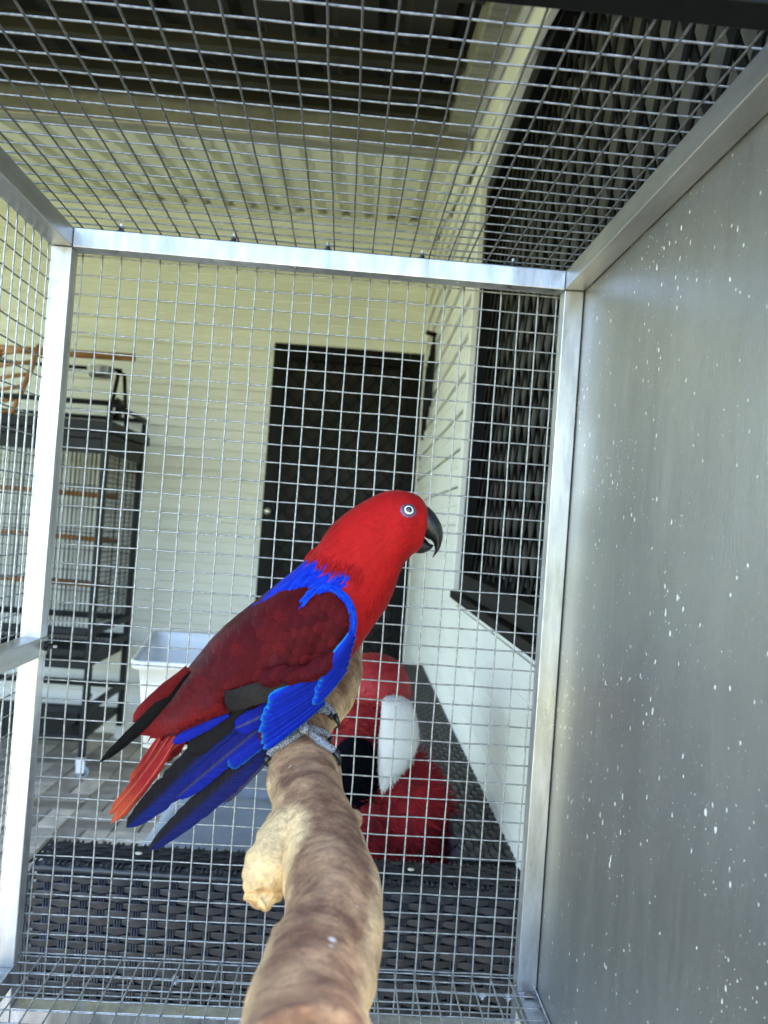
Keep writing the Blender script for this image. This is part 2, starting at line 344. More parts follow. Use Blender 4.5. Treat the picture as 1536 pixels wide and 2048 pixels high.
while z < 2.9:
    if z + bh < 2.25: board(rear, 3.069, bh, 0, (-3.6, YB, z))
    else: board(rear, 3.94, bh, 0, (-3.6, YB, z))
    z += bh
# side wall with the window opening
WY0, WY1, WZ0, WZ1 = .56, 2.53, 1.075, 2.33
sw = MB(); sw.box(W+.004, W+.13, .50, YB+.12, 0, WZ0); sw.box(W+.004, W+.13, WY1, YB+.12, WZ0, WZ1)
sw.box(W+.135, W+.2, .50, YB+.12, 2.34, 4.2)  # unseen upper wall, height added so the house shades the cage
sw.box(W+.004, W+.13, .50, WY0, WZ0+.001, WZ1)
sw.add([(W+.004,.50,WZ1),(W+.13,.50,WZ1),(W+.13,YB+.12,WZ1),(W+.004,YB+.12,WZ1),(W+.004,.50,2.6),(W+.13,.50,2.6),(W+.13,YB+.12,roofz(YB)-.01),(W+.004,YB+.12,roofz(YB)-.01)],
       [(0,1,2,3),(0,4,5,1),(4,7,6,5),(0,3,7,4),(1,5,6,2),(3,2,6,7)])
part('end_wall', MB().box(W+.004,6,.44,.4985,0,4.19), M['creamtrim'], house)
side = part('side_wall', sw, M['creamtrim'], house)
bh2 = .128; z = 0
while z < 2.85:
    if z + bh2 <= WZ0+.02: board(side, YB-.50, bh2, 1, (W, .50, z))
    elif z < WZ1: board(side, YB-WY1-.062, bh2, 1, (W, WY1+.06, z))
    else:
        y0 = max(2.0, (z + bh2 - 2.09)/.193 + .03)
        if y0 < YB-.1: board(side, YB-y0, bh2, 1, (W, y0, z))
    z += bh2
# trims: corner post, boards and mouldings above the window, under the roof slope
part('corner_trim', MB().box(.319,.330,YB-.045,YB-.001,0,2.9), M['creamtrim'], house, bevel=.004)
part('window_side_trim', MB().box(W-.03,W+.002,WY1,WY1+.058,WZ0-.02,WZ1+.07), M['creamtrim'], house, bevel=.003)
for a, b_, o_ in ((WZ1+.002,WZ1+.026,.030),(WZ1+.029,WZ1+.046,.022),(WZ1+.049,WZ1+.066,.036)):
    part('head_moulding', MB().box(W-o_,W+.002,.50,WY1+.058,a,b_), M['creamtrim'], house, bevel=.003)
def slope_box(x0, x1, y0, y1, d0, d1, n=1):
    m = MB(); m.add([(x0,y0,roofz(y0)-d1),(x1,y0,roofz(y0)-d1),(x1,y1,roofz(y1)-d1),(x0,y1,roofz(y1)-d1),(x0,y0,roofz(y0)-d0),(x1,y0,roofz(y0)-d0),(x1,y1,roofz(y1)-d0),(x0,y1,roofz(y1)-d0)],
       [(0,3,2,1),(4,5,6,7),(0,1,5,4),(1,2,6,5),(2,3,7,6),(3,0,4,7)]); return m
part('frieze_board', slope_box(W-.040,W-.020,.9,YB-.06,.01,.12), M['creamtrim'], house, bevel=.003)
# window
win = part('window', MB().box(W+.075,W+.082,WY0+.01,WY1-.01,WZ0+.01,WZ1-.01), M['blackglass'], house)
fw = .055
part('frame', MB().box(W-.012,W+.07,WY1-fw,WY1-.002,WZ0+.003,WZ1-.003), M['black'], win, bevel=.003)
part('frame', MB().box(W-.012,W+.07,WY0+.002,WY0+fw,WZ0+.003,WZ1-.003), M['black'], win, bevel=.003)
part('frame', MB().box(W-.012,W+.07,WY0+fw+.001,WY1-fw-.001,WZ1-fw,WZ1-.003), M['black'], win, bevel=.003)
part('frame', MB().box(W-.016,W+.07,WY0+fw+.001,WY1-fw-.001,WZ0+.003,WZ0+.058), M['black'], win, bevel=.003)
part('sill', MB().box(W-.035,W+.02,WY0-.02,WY1+.02,WZ0-.022,WZ0+.001), M['black'], win, bevel=.003)
y = WY0+.08
slm = MB(); slm.box(-.0012,.0012,-.040,.040,0,1); slme = slm.mesh('blind_slat', None, False); slme.materials.append(M['slat'])
while y < WY1-.08:
    o = part('blind_slat', slme, None, win, loc=(W+.060, y, WZ0+.065)); o.scale.z = WZ1-WZ0-.135; o.rotation_euler.z = radians(random.uniform(6,12)); y += .074
def lattice(parent, u0, u1, z0, z1, pu, pz, pos, th, wd, mat_, name='grille_bar'):
    # diagonal bars both ways clipped to the rectangle; pos(u, z, d) -> point
    H = z1-z0; sl_ = pz/pu
    for sgn in (1,-1):
        c = -H/sl_ if sgn > 0 else 0
        c0 = u0 - H/sl_ if sgn > 0 else u0
        u = c0
        end = u1 if sgn > 0 else u1 + H/sl_
        while u < end:
            # line: at z0 u, at z1 u + sgn*H/sl_
            ua, za, ub, zb = u, z0, u + sgn*H/sl_, z1
            def clip(ua, za, ub, zb):
                pts = []
                for (p, q) in ((ua, za), (ub, zb)): pts.append([p, q])
                for i in (0,1):
                    p, q = pts[i]
                    if p < u0: q = za + (u0-ua)/(ub-ua)*(zb-za); p = u0
                    if p > u1: q = za + (u1-ua)/(ub-ua)*(zb-za); p = u1
                    pts[i] = [p, q]
                return pts
            if max(ua,ub) > u0+.01 and min(ua,ub) < u1-.01:
                (pa, qa), (pb, qb) = clip(ua, za, ub, zb)
                if abs(pa-pb) > .015:
                    m = MB(); d = Vector((pb-pa, qb-qa)).normalized(); nn = Vector((-d.y, d.x))*wd/2; off = .003*sgn
                    V = []
                    for (p, q) in ((pa,qa),(pb,qb)):
                        for e in (1,-1):
                            for dd in (0, th): V.append(pos(p + nn.x*e, q + nn.y*e, off+dd))
                    m.add(V, [(0,1,3,2),(4,6,7,5),(0,4,5,1),(2,3,7,6),(0,2,6,4),(1,5,7,3)])
                    part(name, m, mat_, parent)
            u += pu
lattice(win, WY0+fw, WY1-fw, WZ0+.058, WZ1-fw, .085, .15, lambda u, z, d: (W+.016+d, u, z), .004, .017, M['black'])
# security door
DX0, DX1, DZ0, DZ1 = -.531, .316, .12, 2.255
door = part('security_door', MB().box(DX0+.05,DX1-.05,YB+.03,YB+.06,DZ0+.02,DZ1-.05), M['darkpanel'], house)
part('door_frame', MB().box(DX0,DX0+.075,YB-.022,YB+.06,DZ0-.12,DZ1), M['black'], door, bevel=.004)
part('door_frame', MB().box(DX1-.075,DX1,YB-.022,YB+.06,DZ0-.12,DZ1), M['black'], door, bevel=.004)
part('door_frame', MB().box(DX0+.076,DX1-.076,YB-.022,YB+.06,DZ1-.085,DZ1), M['black'], door, bevel=.004)
part('door_frame', MB().box(DX0+.076,DX1-.076,YB-.018,YB+.06,DZ0-.12,DZ0+.12), M['black'], door, bevel=.004)
lattice(door, DX0+.076, DX1-.076, DZ0+.12, DZ1-.086, .098, .11, lambda u, z, d: (u, YB-.004+d, z), .004, .0095, M['black'])
hd = MB(); hd.tube([(DX0+.035,YB-.022,1.30),(DX0+.035,YB-.05,1.30)], .011, 10).ell((DX0+.035,YB-.058,1.30),(.02,.014,.02),12,8)
part('door_knob', hd, M['steel'], door, True)
# ------------------------------------------------------------------ patio roof
roof = thing('patio_roof', 'sloping patio roof, dark in front and cream ribbed behind a beam', 'roof', (-1.6,3,0), True)
def sheet(y0, y1, x0, x1, pitch, hgt, mat_, name, dz=0, fr=.22):
    m = MB(); xs = []; x = x0
    while x < x1:
        for a, h in ((0,0),(.5-fr,0),(.5-fr*.55,1),(.5+fr*.55,1),(.5+fr,0)): xs.append((x+a*pitch, h*hgt))
        x += pitch
    V = []; Fc = []
    for j, y in enumerate((y0, (y0+y1)/2, y1)):
        for x, h in xs: V.append((x, y, roofz(y)+dz+h))
    n = len(xs)
    for j in range(2):
        for i in range(n-1): Fc.append((j*n+i, (j+1)*n+i, (j+1)*n+i+1, j*n+i+1))
    m.add(V, Fc); o = part(name, m, mat_, roof)
    s_ = o.modifiers.new('thickness', 'SOLIDIFY'); s_.thickness = .0015; return o
sheet(3.02, YB+.1, -3.7, W+.1, .128, .03, M['roofcream'], 'roof_sheet', .0)
sheet(.45, 3.1, -3.7, W+.1, .19, .03, M['roofdark'], 'roof_sheet', .045)
part('gutter_beam', slope_box(-3.7,.28,2.72,2.83,-.03,.10), M['galvbeam'], roof, bevel=.006, label='galvanised beam across the roof')
part('beam_flange', slope_box(-3.7,.275,2.831,3.02,-.02,.012), M['galvbeam'], roof, bevel=.004)
part('edge_channel', slope_box(.205,.27,1.5,2.715,-.03,.055), M['galvbeam'], roof, bevel=.005)
part('soffit_strip', slope_box(.275,W-.042,.9,YB-.06,-.02,.035), M['creamtrim'], roof, bevel=.004)
for yb in (.6, 1.15, 1.75, 2.18, 2.45, 2.62):
    part('batten', slope_box(-3.7,.2,yb,yb+.045,-.03,.022), M['roofdark'], roof, bevel=.003)
part('wall_flashing', slope_box(-3.6,W-.05,YB-.05,YB-.02,-.01,.025), M['roofcream'], roof)
# coiled cable on the side wall
cb = MB()
for k_ in range(4):
    pts = []
    for i in range(25):
        a = 2*pi*i/24; pts.append((W-.030-.006*k_, 3.95+.07*sin(a)+.02*k_, 2.02+.16*cos(a)-.05*k_+.02*sin(3*a+k_)))
    cb.tube(pts, .007, 6)
cb.tube([(W-.018,3.97,2.2),(W-.07,3.97,2.21)], .012, 8)
single('coiled_cable', cb, M['black'], 'black cable coiled on the side wall above the door corner', 'cable', (W-.03,3.95,1.8), True)

# ------------------------------------------------------------------ rattan corner sofa
sofa = thing('rattan_sofa', 'dark rattan corner sofa behind the bird cage', 'sofa', (-.1,2.4,0), True)
SX0, SX1, SY0, SY1, SZ = -.475, .335, 1.345, 1.45, .68
part('back_core', MB().box(SX0+.008,SX1-.002,SY0+.006,SY1-.006,.06,SZ-.006), M['rattanbase'], sofa)
part('wall_back_core', MB().box(.236,SX1-.006,SY1+.002,3.55,.06,SZ-.006), M['rattanbase'], sofa)
part('seat_base', MB().box(SX0+.008,.23,SY1+.002,3.5,.06,.30), M['rattanbase'], sofa)
def strand(L, pitch, amp, ph, wd, th=.0016, ridges=2):
    # flat woven strand along x, face towards -y, undulating in y
    n = int(L/pitch*6); R = []
    for i in range(n+1):
        x = L*i/n; c_ = cos(pi*x/pitch + ph*pi); yv = amp*c_; cr_ = .5-.5*c_; wv = wd*(.70+.42*cr_)
        row = []
        for k_ in range(7):
            v = -1 + k_/3; row.append(Vector((x, yv - (th if k_ % 2 else 0), v*wv/2)))
        R.append(row)
    m = MB(); V = [q for r in R for q in r]; F_ = [(i*7+k_, (i+1)*7+k_, (i+1)*7+k_+1, i*7+k_+1) for i in range(n) for k_ in range(6)]
    m.add(V, F_); return m
cp = .0285; rp = .0128
LX = SX1-SX0
sme = []
for ph in (0,1):
    me = strand(LX, cp, .0026, ph, rp*.92).mesh('strand'); me.materials.append(M['rattan']); sme.append(me)
nrow = int((SZ-.02-.08)/rp)
for j in range(nrow):
    o = part('strand', sme[j % 2], None, sofa, loc=(SX0, SY0-.001, SZ-.022-j*rp)); o.rotation_euler.x = random.uniform(-.03,.03)
ume = MB()
for dx in (-.0042, 0, .0042): ume.tube([(dx,0,0),(dx,0,-(SZ-.10))], .0019, 6)
um = ume.mesh('upright_strand'); um.materials.append(M['rattan'])
for i in range(int(LX/cp)):
    part('upright_strand', um, None, sofa, loc=(SX0+cp*i, SY0-.0005, SZ-.014))
# top of the near back: lengthwise strands rolling over the edge
tme = []
for ph in (0,1):
    me = strand(LX, cp*.8, .0010, ph, .0125).mesh('top_strand'); me.materials.append(M['rattan2']); tme.append(me)  # lighter strands: highlights along the sofa top put into the colour
for j in range(7):
    o = part('top_strand', tme[j % 2], None, sofa, loc=(SX0, SY0+.008+j*.0145, SZ - (.004 if j in (0,6) else 0))); o.rotation_euler.x = -pi/2 + (.5 if j == 0 else -.5 if j == 6 else 0)
o = part('edge_braid', MB().tube([(SX0,SY0+.002,SZ-.009),(SX1,SY0+.002,SZ-.009)], .0055, 8), M['rattan'], sofa, True)
cme = MB()
for dx in (-.004,.004): cme.tube([(dx,SY0+.004,0),(dx,SY1-.004,0)], .0022, 6)
cm = cme.mesh('cross_strand', Vector((0,SY0,0))); cm.materials.append(M['rattan'])
for i in range(int(LX/(cp*.8))): part('cross_strand', cm, None, sofa, loc=(SX0+cp*.8*i, SY0, SZ-.0016))
# top of the back along the wall
wme = []
for ph in (0,1):
    me = strand(2.08, .03, .0016, ph, .0115).mesh('wall_strand'); me.materials.append(M['rattan2']); wme.append(me)
for j in range(8):
    o = part('top_strand', wme[j % 2], None, sofa, loc=(.238+j*.0134, 1.47, SZ)); o.rotation_euler = (-pi/2, 0, pi/2)
cm2 = MB()
for dy in (-.004,.004): cm2.tube([(.232,dy,0),(.336,dy,0)], .0023, 6)
cm2 = cm2.mesh('cross_strand', Vector((.232,0,0))); cm2.materials.append(M['rattan2'])
for i in range(69): part('cross_strand', cm2, None, sofa, loc=(.232, 1.47+.03*i, SZ-.0016))
# inner face of the wall back
ime = []
for ph in (0,1):
    me = strand(2.08, .03, .0026, ph, .0145).mesh('inner_strand'); me.materials.append(M['rattan2']); ime.append(me)
for j in range(16):
    o = part('inner_strand', ime[j % 2], None, sofa, loc=(.2335, 3.55, SZ-.014-j*.0155)); o.rotation_euler.z = -pi/2
# seat cushion
def soft_box(x0, x1, y0, y1, z0, z1, nx=14, ny=22, crown=.012, nz=.004, edge=.05):
    m = MB(); V = []; Fc = []
    for s_ in (1,-1):
        o = len(V)
        for j in range(ny+1):
            for i in range(nx+1):
                x = lerp(x0,x1,i/nx); y = lerp(y0,y1,j/ny)
                e = min(x-x0, x1-x, y-y0, y1-y); r_ = min(1, e/edge); k_ = sqrt(max(0, 1-(1-r_)**2))
                zc = (z0+z1)/2; V.append((x, y, zc + s_*((z1-z0)/2*(.35+.65*k_) + crown*r_*.5) + nz*noise.noise(Vector((x*7,y*7,s_)))))
        for j in range(ny):
            for i in range(nx):
                a = o + j*(nx+1)+i; q = (a, a+1, a+nx+2, a+nx+1); Fc.append(q if s_ > 0 else q[::-1])
    N_ = (nx+1)*(ny+1)
    per = [i for i in range(nx+1)] + [j*(nx+1)+nx for j in range(1,ny+1)] + [ny*(nx+1)+i for i in range(nx-1,-1,-1)] + [j*(nx+1) for j in range(ny-1,0,-1)]
    for a, b_ in zip(per, per[1:]+per[:1]): Fc.append((a+N_, b_+N_, b_, a))
    m.add(V, Fc); return m
single('seat_cushion', soft_box(-.495,.226,1.46,2.52,.30,.42), M['cushion'], 'grey seat cushion on the sofa beside the red plush toy', 'cushion', (-.13,2,.30), True)
single('seat_cushion', soft_box(-.495,.226,2.535,3.48,.30,.418), M['cushion'], 'grey seat cushion on the far end of the sofa', 'cushion', (-.13,3,.30), True)
# ------------------------------------------------------------------ red plush toy on the sofa
def hp(px, py, d):     # house coordinates of a pixel at house distance d
    q = ray(px, py); hx = q.x*cos(HA) - q.y*sin(HA); hy = q.x*sin(HA) + q.y*cos(HA); t = d/hy
    return Vector((hx*t, d, 1.25 + q.z*t))
PD = 1.72
plush = thing('plush_toy', 'shaggy red plush toy with white and black patches leaning on the sofa', 'plush toy', (hp(790,1700,PD).x, PD, .42), True)
def fur(mb, surf, n, ln, wd, droop=.5, lift=.5):
    # blades scattered over the triangles of surf
    tris = []; areas = []
    for f in surf.f:
        for a, b_, c_ in ((0,1,2),(0,2,3)):
            if c_ < len(f):
                A, B_, C_ = surf.v[f[a]], surf.v[f[b_]], surf.v[f[c_]]; ar = (B_-A).cross(C_-A)
                if ar.length > 1e-9: tris.append((A,B_,C_,ar.normalized())); areas.append(ar.length)
    for T in random.choices(tris, areas, k=n):
        A, B_, C_, nr = T; u, v = random.random(), random.random()
        if u+v > 1: u, v = 1-u, 1-v
        p = A + (B_-A)*u + (C_-A)*v
        d = (nr*lift + Vector((random.uniform(-.5,.5), random.uniform(-.5,.5), -droop))).normalized(); l = ln*random.uniform(.6,1.3)
        t = d.cross(nr)
        if t.length < 1e-4: continue
        t = t.normalized()*wd*random.uniform(.7,1.3)
        q = p + d*l*.55 + nr*l*.12; mb.add([p-t, p+t, q+t*.8, q-t*.8, p+d*l], [(0,1,2,3),(3,2,4)])
def blob(px, py, d, rx, rz, ry, jit=.12, rot=None):
    c = hp(px, py, d); s_ = d/FPX; return MB().ell(c, (rx*s_, ry*s_, rz*s_), 26, 18, jit, rot)
tor = blob(795,1690,PD,105,190,95); tor.v += []
b1 = MB(); b1.add(tor.v, tor.f); t2 = blob(722,1712,PD-.03,84,148,85); b1.add(t2.v, t2.f); t3 = blob(720,1470,PD+.03,72,95,70); b1.add(t3.v, t3.f)
part('body', b1, M['plush'], plush, True)
fm = MB(); fur(fm, b1, 9000, .026, .0012, .35, .8); part('fur', fm, M['plush'], plush, True, kind='stuff')
hd = blob(745,1375,PD+.05,75,70,70,.06); part('head', hd, M['plushtop'], plush, True)
fm = MB(); fur(fm, hd, 1500, .008, .0010, .5, .5); part('fur', fm, M['plushtop'], plush, True, kind='stuff')
wb = MB(); path = [(788,1392,.0),(794,1404,-.01),(799,1435,-.02),(799,1475,-.03),(792,1515,-.045),(778,1550,-.055),(764,1585,-.06)]; rad = [18,31,37,41,36,22,2]
R = []
for (px, py, dd), r_ in zip(path, rad):
    c = hp(px, py, PD-.03+dd); s_ = PD/FPX
    R.append([c + Vector((cos(2*pi*k_/14)*r_*s_, sin(2*pi*k_/14)*r_*s_*.75, sin(2*pi*k_/14)*r_*s_*.12)) for k_ in range(14)])
wb.rings(R); o = part('white_patch', wb, M['plushwhite'], plush, True); o.modifiers.new('s','SUBSURF').render_levels = 1
fm = MB(); fur(fm, wb, 1800, .010, .0010, .9, .35); part('fur', fm, M['plushwhite'], plush, True, kind='stuff')
bb = blob(706,1548,PD-.06,50,68,46,.15); part('black_patch', bb, M['plushblack'], plush, True)
fm = MB(); fur(fm, bb, 1800, .010, .0010, .6, .4); part('fur', fm, M['plushblack'], plush, True, kind='stuff')

# ------------------------------------------------------------------ black parrot cage at the wall
pc = thing('play_top_cage', 'dark grey play-top parrot cage on castors by the cream wall', 'bird cage', (-1.55,4.2,0), True)
X0, X1, Y0, Y1 = -1.98, -1.165, 3.86, 4.5
def pbox(name, *a, m='cagegrey', bev=.003): return part(name, MB().box(*a), M[m], pc, bevel=bev)
for x in (X0, X1-.03):
    for y in (Y0, Y1-.03): pbox('corner_post', x, x+.03, y, y+.03, .10, 1.60)
for zz in (.30, .56, .66, 1.57):
    pbox('rail', X0+.031, X1-.031, Y0, Y0+.028, zz, zz+.03); pbox('rail', X1-.029, X1-.001, Y0+.031, Y1-.031, zz, zz+.03)
    pbox('rail', X0+.031, X1-.031, Y1-.028, Y1, zz, zz+.03); pbox('rail', X0, X0+.028, Y0+.031, Y1-.031, zz, zz+.03)
pbox('top_tray', X0-.02, X1+.02, Y0-.02, Y1+.02, 1.602, 1.65)
for x in (X0, X1-.02):
    for y in (Y0, Y1-.02): pbox('tray_post', x, x+.02, y, y+.02, 1.651, 1.72)
tr = MB()
for a, b_ in (((X0,Y0),(X1,Y0)),((X1,Y0),(X1,Y1)),((X1,Y1),(X0,Y1)),((X0,Y1),(X0,Y0))): tr.tube([(a[0],a[1],1.735),(b_[0],b_[1],1.735)], .012, 8)
part('tray_rim', tr, M['cagegrey'], pc, True)
def bars(name, fn, a0, a1, step, z0, z1, hstep, r=.0022):
    m = MB(); a = a0
    while a <= a1: m.tube([fn(a,z0), fn(a,z1)], r, 5); a += step
    zz = z0
    while zz <= z1: m.tube([fn(a0,zz), fn(a1,zz)], r, 5); zz += hstep
    return part(name, m, M['cagegrey'], pc, True, kind='stuff')
bars('front_bars', lambda a, z: (a, Y0+.012, z), X0+.04, X1-.04, .019, .69, 1.57, .22, .0025)
bars('side_bars', lambda a, z: (X1-.014, a, z), Y0+.04, Y1-.04, .0235, .69, 1.57, .0235, .0019)
bars('rear_bars', lambda a, z: (a, Y1-.014, z), X0+.04, X1-.04, .025, .69, 1.57, .11, .0022)
bars('side_bars', lambda a, z: (X0+.014, a, z), Y0+.04, Y1-.04, .025, .69, 1.57, .11, .0022)
bars('grate', lambda a, z: (a, Y0+.03+(z-.6)*6, .585), X0+.04, X1-.04, .02, .6, .7, .03, .0022)
pbox('seed_tray', X0+.03, X1-.03, Y0+.02, Y1-.03, .50, .545, m='cagegrey')
pbox('header_panel', X0+.032, X1-.032, Y0+.004, Y0+.010, 1.50, 1.568); pbox('header_panel', X1-.012, X1-.006, Y0+.032, Y1-.032, 1.50, 1.568)
for zz, yy in ((1.32, 4.15), (1.10, 4.2), (.88, 4.12)): part('perch', MB().tube([(X0+.02,yy,zz),(X1-.02,yy,zz-.01)], .013, 10), M['wood'], pc, True)
part('bottom_shelf', MB().box(X0+.02,X1-.02,Y0+.01,Y1-.03,.17,.20), M['cagegrey'], pc, bevel=.003)
for x in (X0+.1, X1-.12):
    part('brace', MB().tube([(x,Y0+.2,.20),(x,Y0+.42,.30)], .012, 6), M['cagegrey'], pc, True)
for x in (X0+.015, X1-.015):
    for y in (Y0+.015, Y1-.015):
        ca = part('castor', MB().box(x-.02,x+.02,y-.016,y+.016,.075,.10).box(x-.018,x+.022,y-.015,y-.011,.03,.075).box(x-.018,x+.022,y+.011,y+.015,.03,.075), M['white'], pc, bevel=.002)
        wl = MB(); wl.tube([(x+.012,y-.009,.034),(x+.012,y+.009,.034)], .033, 18); part('wheel', wl, M['wheel'], ca, True, bevel=.003)
        part('hub', MB().tube([(x+.012,y-.0105,.034),(x+.012,y+.0105,.034)], .015, 14), M['black'], ca, True)
# play stand on top: tapered side frames, perch bar, cup holder
for x in (X0+.06, X1-.06):
    st = MB(); ym = (Y0+Y1)/2
    st.tube([(x,ym-.16,1.651),(x-.0,ym-.05,1.93)], .010, 6); st.tube([(x,ym+.16,1.651),(x,ym+.05,1.93)], .010, 6); st.tube([(x,ym-.06,1.93),(x,ym+.06,1.93)], .010, 6)
    st.tube([(x,ym-.11,1.78),(x,ym+.11,1.78)], .008, 6); st.tube([(x,ym-.135,1.71),(x,ym+.135,1.71)], .008, 6)
    st.box(x-.004,x+.004,ym-.05,ym+.05,1.70,1.80)
    part('stand_frame', st, M['black'], pc, True)
part('perch', MB().tube([(X0-.05,ym,2.005),(X1+.0,ym,2.015)], .020, 12), M['wood'], pc, True)
part('crossbar', MB().tube([(X0+.06,ym,1.945),(X1-.06,ym,1.945)], .009, 8), M['black'], pc, True)
cup = MB(); cx, cy, cz = -1.32, ym-.03, 1.945; R = []
for rr, hh in ((.002,-.05),(.05,-.05),(.06,-.035),(.066,.0),(.07,.005),(.063,.003),(.055,-.03),(.002,-.042)): R.append([Vector((cx+rr*cos(2*pi*k_/24), cy+rr*sin(2*pi*k_/24), cz+hh)) for k_ in range(24)])
cup.rings(R, False); part('food_cup', cup, M['steel'], pc, True)
# wooden ladder leaning from the play stand
ld = thing('bird_ladder', 'curved wooden bird ladder hanging on top of the dark parrot cage', 'ladder', (-1.68,4.0,1.66), True)
la = [hp(78,690,4.0), hp(62,740,3.96), hp(40,790,3.92), hp(18,838,3.88)]; lb = [hp(2,700,4.0), hp(-14,750,3.96), hp(-36,800,3.92), hp(-60,848,3.88)]
part('rail', MB().tube(la, .013, 8), M['wood'], ld, True); part('rail', MB().tube(lb, .013, 8), M['wood'], ld, True)
for i in range(6):
    t = (i+.3)/6*3; k_ = min(2,int(t)); part('rung', MB().tube([la[k_].lerp(la[k_+1], t-k_), lb[k_].lerp(lb[k_+1], t-k_)], .010, 8), M['wood'], ld, True)

# ------------------------------------------------------------------ the aviary cage
cage = thing('aviary_cage', 'aluminium framed wire mesh bird cage holding the parrot', 'bird cage', (.31,-.25,.58))
XL0, XL1, XR0, XR1 = -.0302, -.0048, .6285, .6535
YF, YBK = -.0270, -.0020; FRONT = -.72; CR = -.612; ZT0, ZT1 = 1.5775, 1.6025
def tb(name, *a, m='alu', **k): return part(name, MB().box(*a), M[m], cage, bevel=.0011, **k)
tb('post', XL0, XL1, YF, YBK, .58, ZT0-.0006); tb('post', XR0, XR1, YF, YBK, .58, ZT0-.0006)
tb('top_rail', XL1+.0004, XR0-.0004, YF, YBK, ZT0, ZT1)
tb('side_rail', XL0, XL1, FRONT, YBK, ZT0, ZT1, m='alu_y'); tb('side_rail', XR0, XR1, FRONT, YBK, ZT0, ZT1, m='alu_y')
tb('middle_rail', XL0+.001, XL1+.0012, FRONT+.026, YF-.0004, 1.0575, 1.0820, m='alu_y')
tb('bracket', XL1+.0003, XL1+.0022, YF-.002, -.004, 1.0580, 1.0815, m='alu_y')
tb('floor_rail', XL0, XL1, FRONT+.026, YF-.0004, .6480, .6720, m='alu_y'); tb('floor_rail', XR0, XR1, FRONT+.026, YF-.0004, .6480, .6720, m='alu_y', label='dirt-stained floor rail')
tb('bottom_rail', XL1+.0004, XR0-.0004, YF, YBK-.0014, .5975, .6220)
tb('front_post', XL0, XL1, FRONT, FRONT+.025, .58, ZT0-.0006); tb('front_post', XR0, XR1, FRONT, FRONT+.025, .58, ZT0-.0006)
tb('front_rail', XL1+.0004, XR0-.0004, FRONT, FRONT+.025, ZT0, ZT1, m='alu'); tb('cross_rail', XL1+.0004, XR0-.0004, CR, CR+.025, ZT0, ZT1, m='black', label='cage roof rail with its shade painted in as black'); tb('front_rail', XL1+.0004, XR0-.0004, FRONT, FRONT+.025, .5975, .6220)  # cross rail coloured black for the shade on its backlit underside
tb('side_panel', XR1+.0012, XR1+.0028, FRONT, YBK+.004, .585, ZT1-.002, m='sheet', label='speckled aluminium side sheet')
tb('litter_tray', XL1+.002, XR0-.002, FRONT+.03, YF-.004, .565, .569, m='tray')
def bolt(x, y, z, ax=2, r=.006):
    d = [Vector((1,0,0)), Vector((0,1,0)), Vector((0,0,1))][ax]; p = Vector((x,y,z))
    b = part('bolt', MB().tube([p, p+d*.004], r, 8).tube([p+d*.004, p+d*.010], r*.55, 6), M['bolt'], cage)
    part('stud', MB().tube([p+d*.010, p+d*.014], r*.35, 6), M['galv'], b)
for px in (240, 467, 657, 847, 1030): q = at(px, 480, -.014); bolt(q.x, -.012, ZT1+.0005)
bolt(XL1+.0022, -.012, 1.070, 0, .0062)
# wires
PITCH = .025; WR = .00106
def wire_mesh(length, axis, seed, r=WR, m_='galv'):
    m = MB(); n = max(6, int(length/.0125)); pts = []
    for i in range(n+1):
        q = length*i/n; a = .0007*noise.noise(Vector((q*16, seed*7.3, 1))) ; b_ = .0006*noise.noise(Vector((q*22, seed*7.3, 9)))
        pts.append(Vector((q,a,b_)) if axis == 0 else Vector((a,q,b_)) if axis == 1 else Vector((a,b_,q)))
    m.tube(pts, [r*(1+.10*noise.noise(Vector((p[axis]*160, seed*3.1, 4)))) for p in pts], 6); me = m.mesh('wire'); me.materials.append(M[m_]); return me
def panel(name, ax1, ax2, o1, n1, len2, start2, o2, n2, len1, start1, fixed_ax, f1, f2, label, ma='galv', mb_='galv'):
    # wires along ax2 at o1 + i*PITCH, and wires along ax1 at o2 + j*PITCH; the panel's own mesh is its zinc weld beads
    beads = MB(); cs = []
    for (i, j) in ((0,0),(1,0),(1,1),(0,1),(0,0)):
        p = [0,0,0]; p[ax1] = start1 + i*len1; p[ax2] = start2 + j*len2; p[fixed_ax] = (f1+f2)/2; cs.append(Vector(p))
    P4 = []
    for q0, q1 in zip(cs, cs[1:]): P4 += [q0.lerp(q1, .004), q0.lerp(q1, .996)]
    beads.tube(P4 + [P4[0]], WR*.9, 6)
    pn = part(name, beads, M['galv'], cage, True, label=label)
    A = [wire_mesh(len2, ax2, s_, m_=ma) for s_ in range(4)]; B_ = [wire_mesh(len1, ax1, 10+s_, m_=mb_) for s_ in range(4)]
    for i in range(n1):
        p = [0,0,0]; p[ax1] = o1+i*PITCH+random.uniform(-.0004,.0004); p[ax2] = start2; p[fixed_ax] = f1; part('wire', A[i % 4], None, pn, loc=p)
    for j in range(n2):
        p = [0,0,0]; p[ax2] = o2+j*PITCH+random.uniform(-.0004,.0004); p[ax1] = start1; p[fixed_ax] = f2; part('wire', B_[j % 4], None, pn, loc=p)
ZR0 = 1.5753; nr_ = 40
panel('mesh_panel', 0, 2, 0, 26, 1.002, ZR0-.998, ZR0-(nr_-1)*PITCH, nr_, .675, XL0+.004, 1, .0006, .0028, 'wire mesh of the cage back')
panel('mesh_panel', 0, 1, 0, 26, .72, FRONT, -.0142-27*PITCH, 28, .675, XL0+.004, 2, 1.6095, 1.6118, 'wire mesh of the cage roof', 'galv_shaded', 'galv_half_shaded')
panel('mesh_panel', 1, 2, -.0085-27*PITCH, 28, 1.002, ZR0-.998, ZR0+.010-39*PITCH, 39, .72, FRONT, 0, XL0-.0016, XL0-.0038, 'wire mesh of the left cage side', 'galv', 'galv_half_shaded')
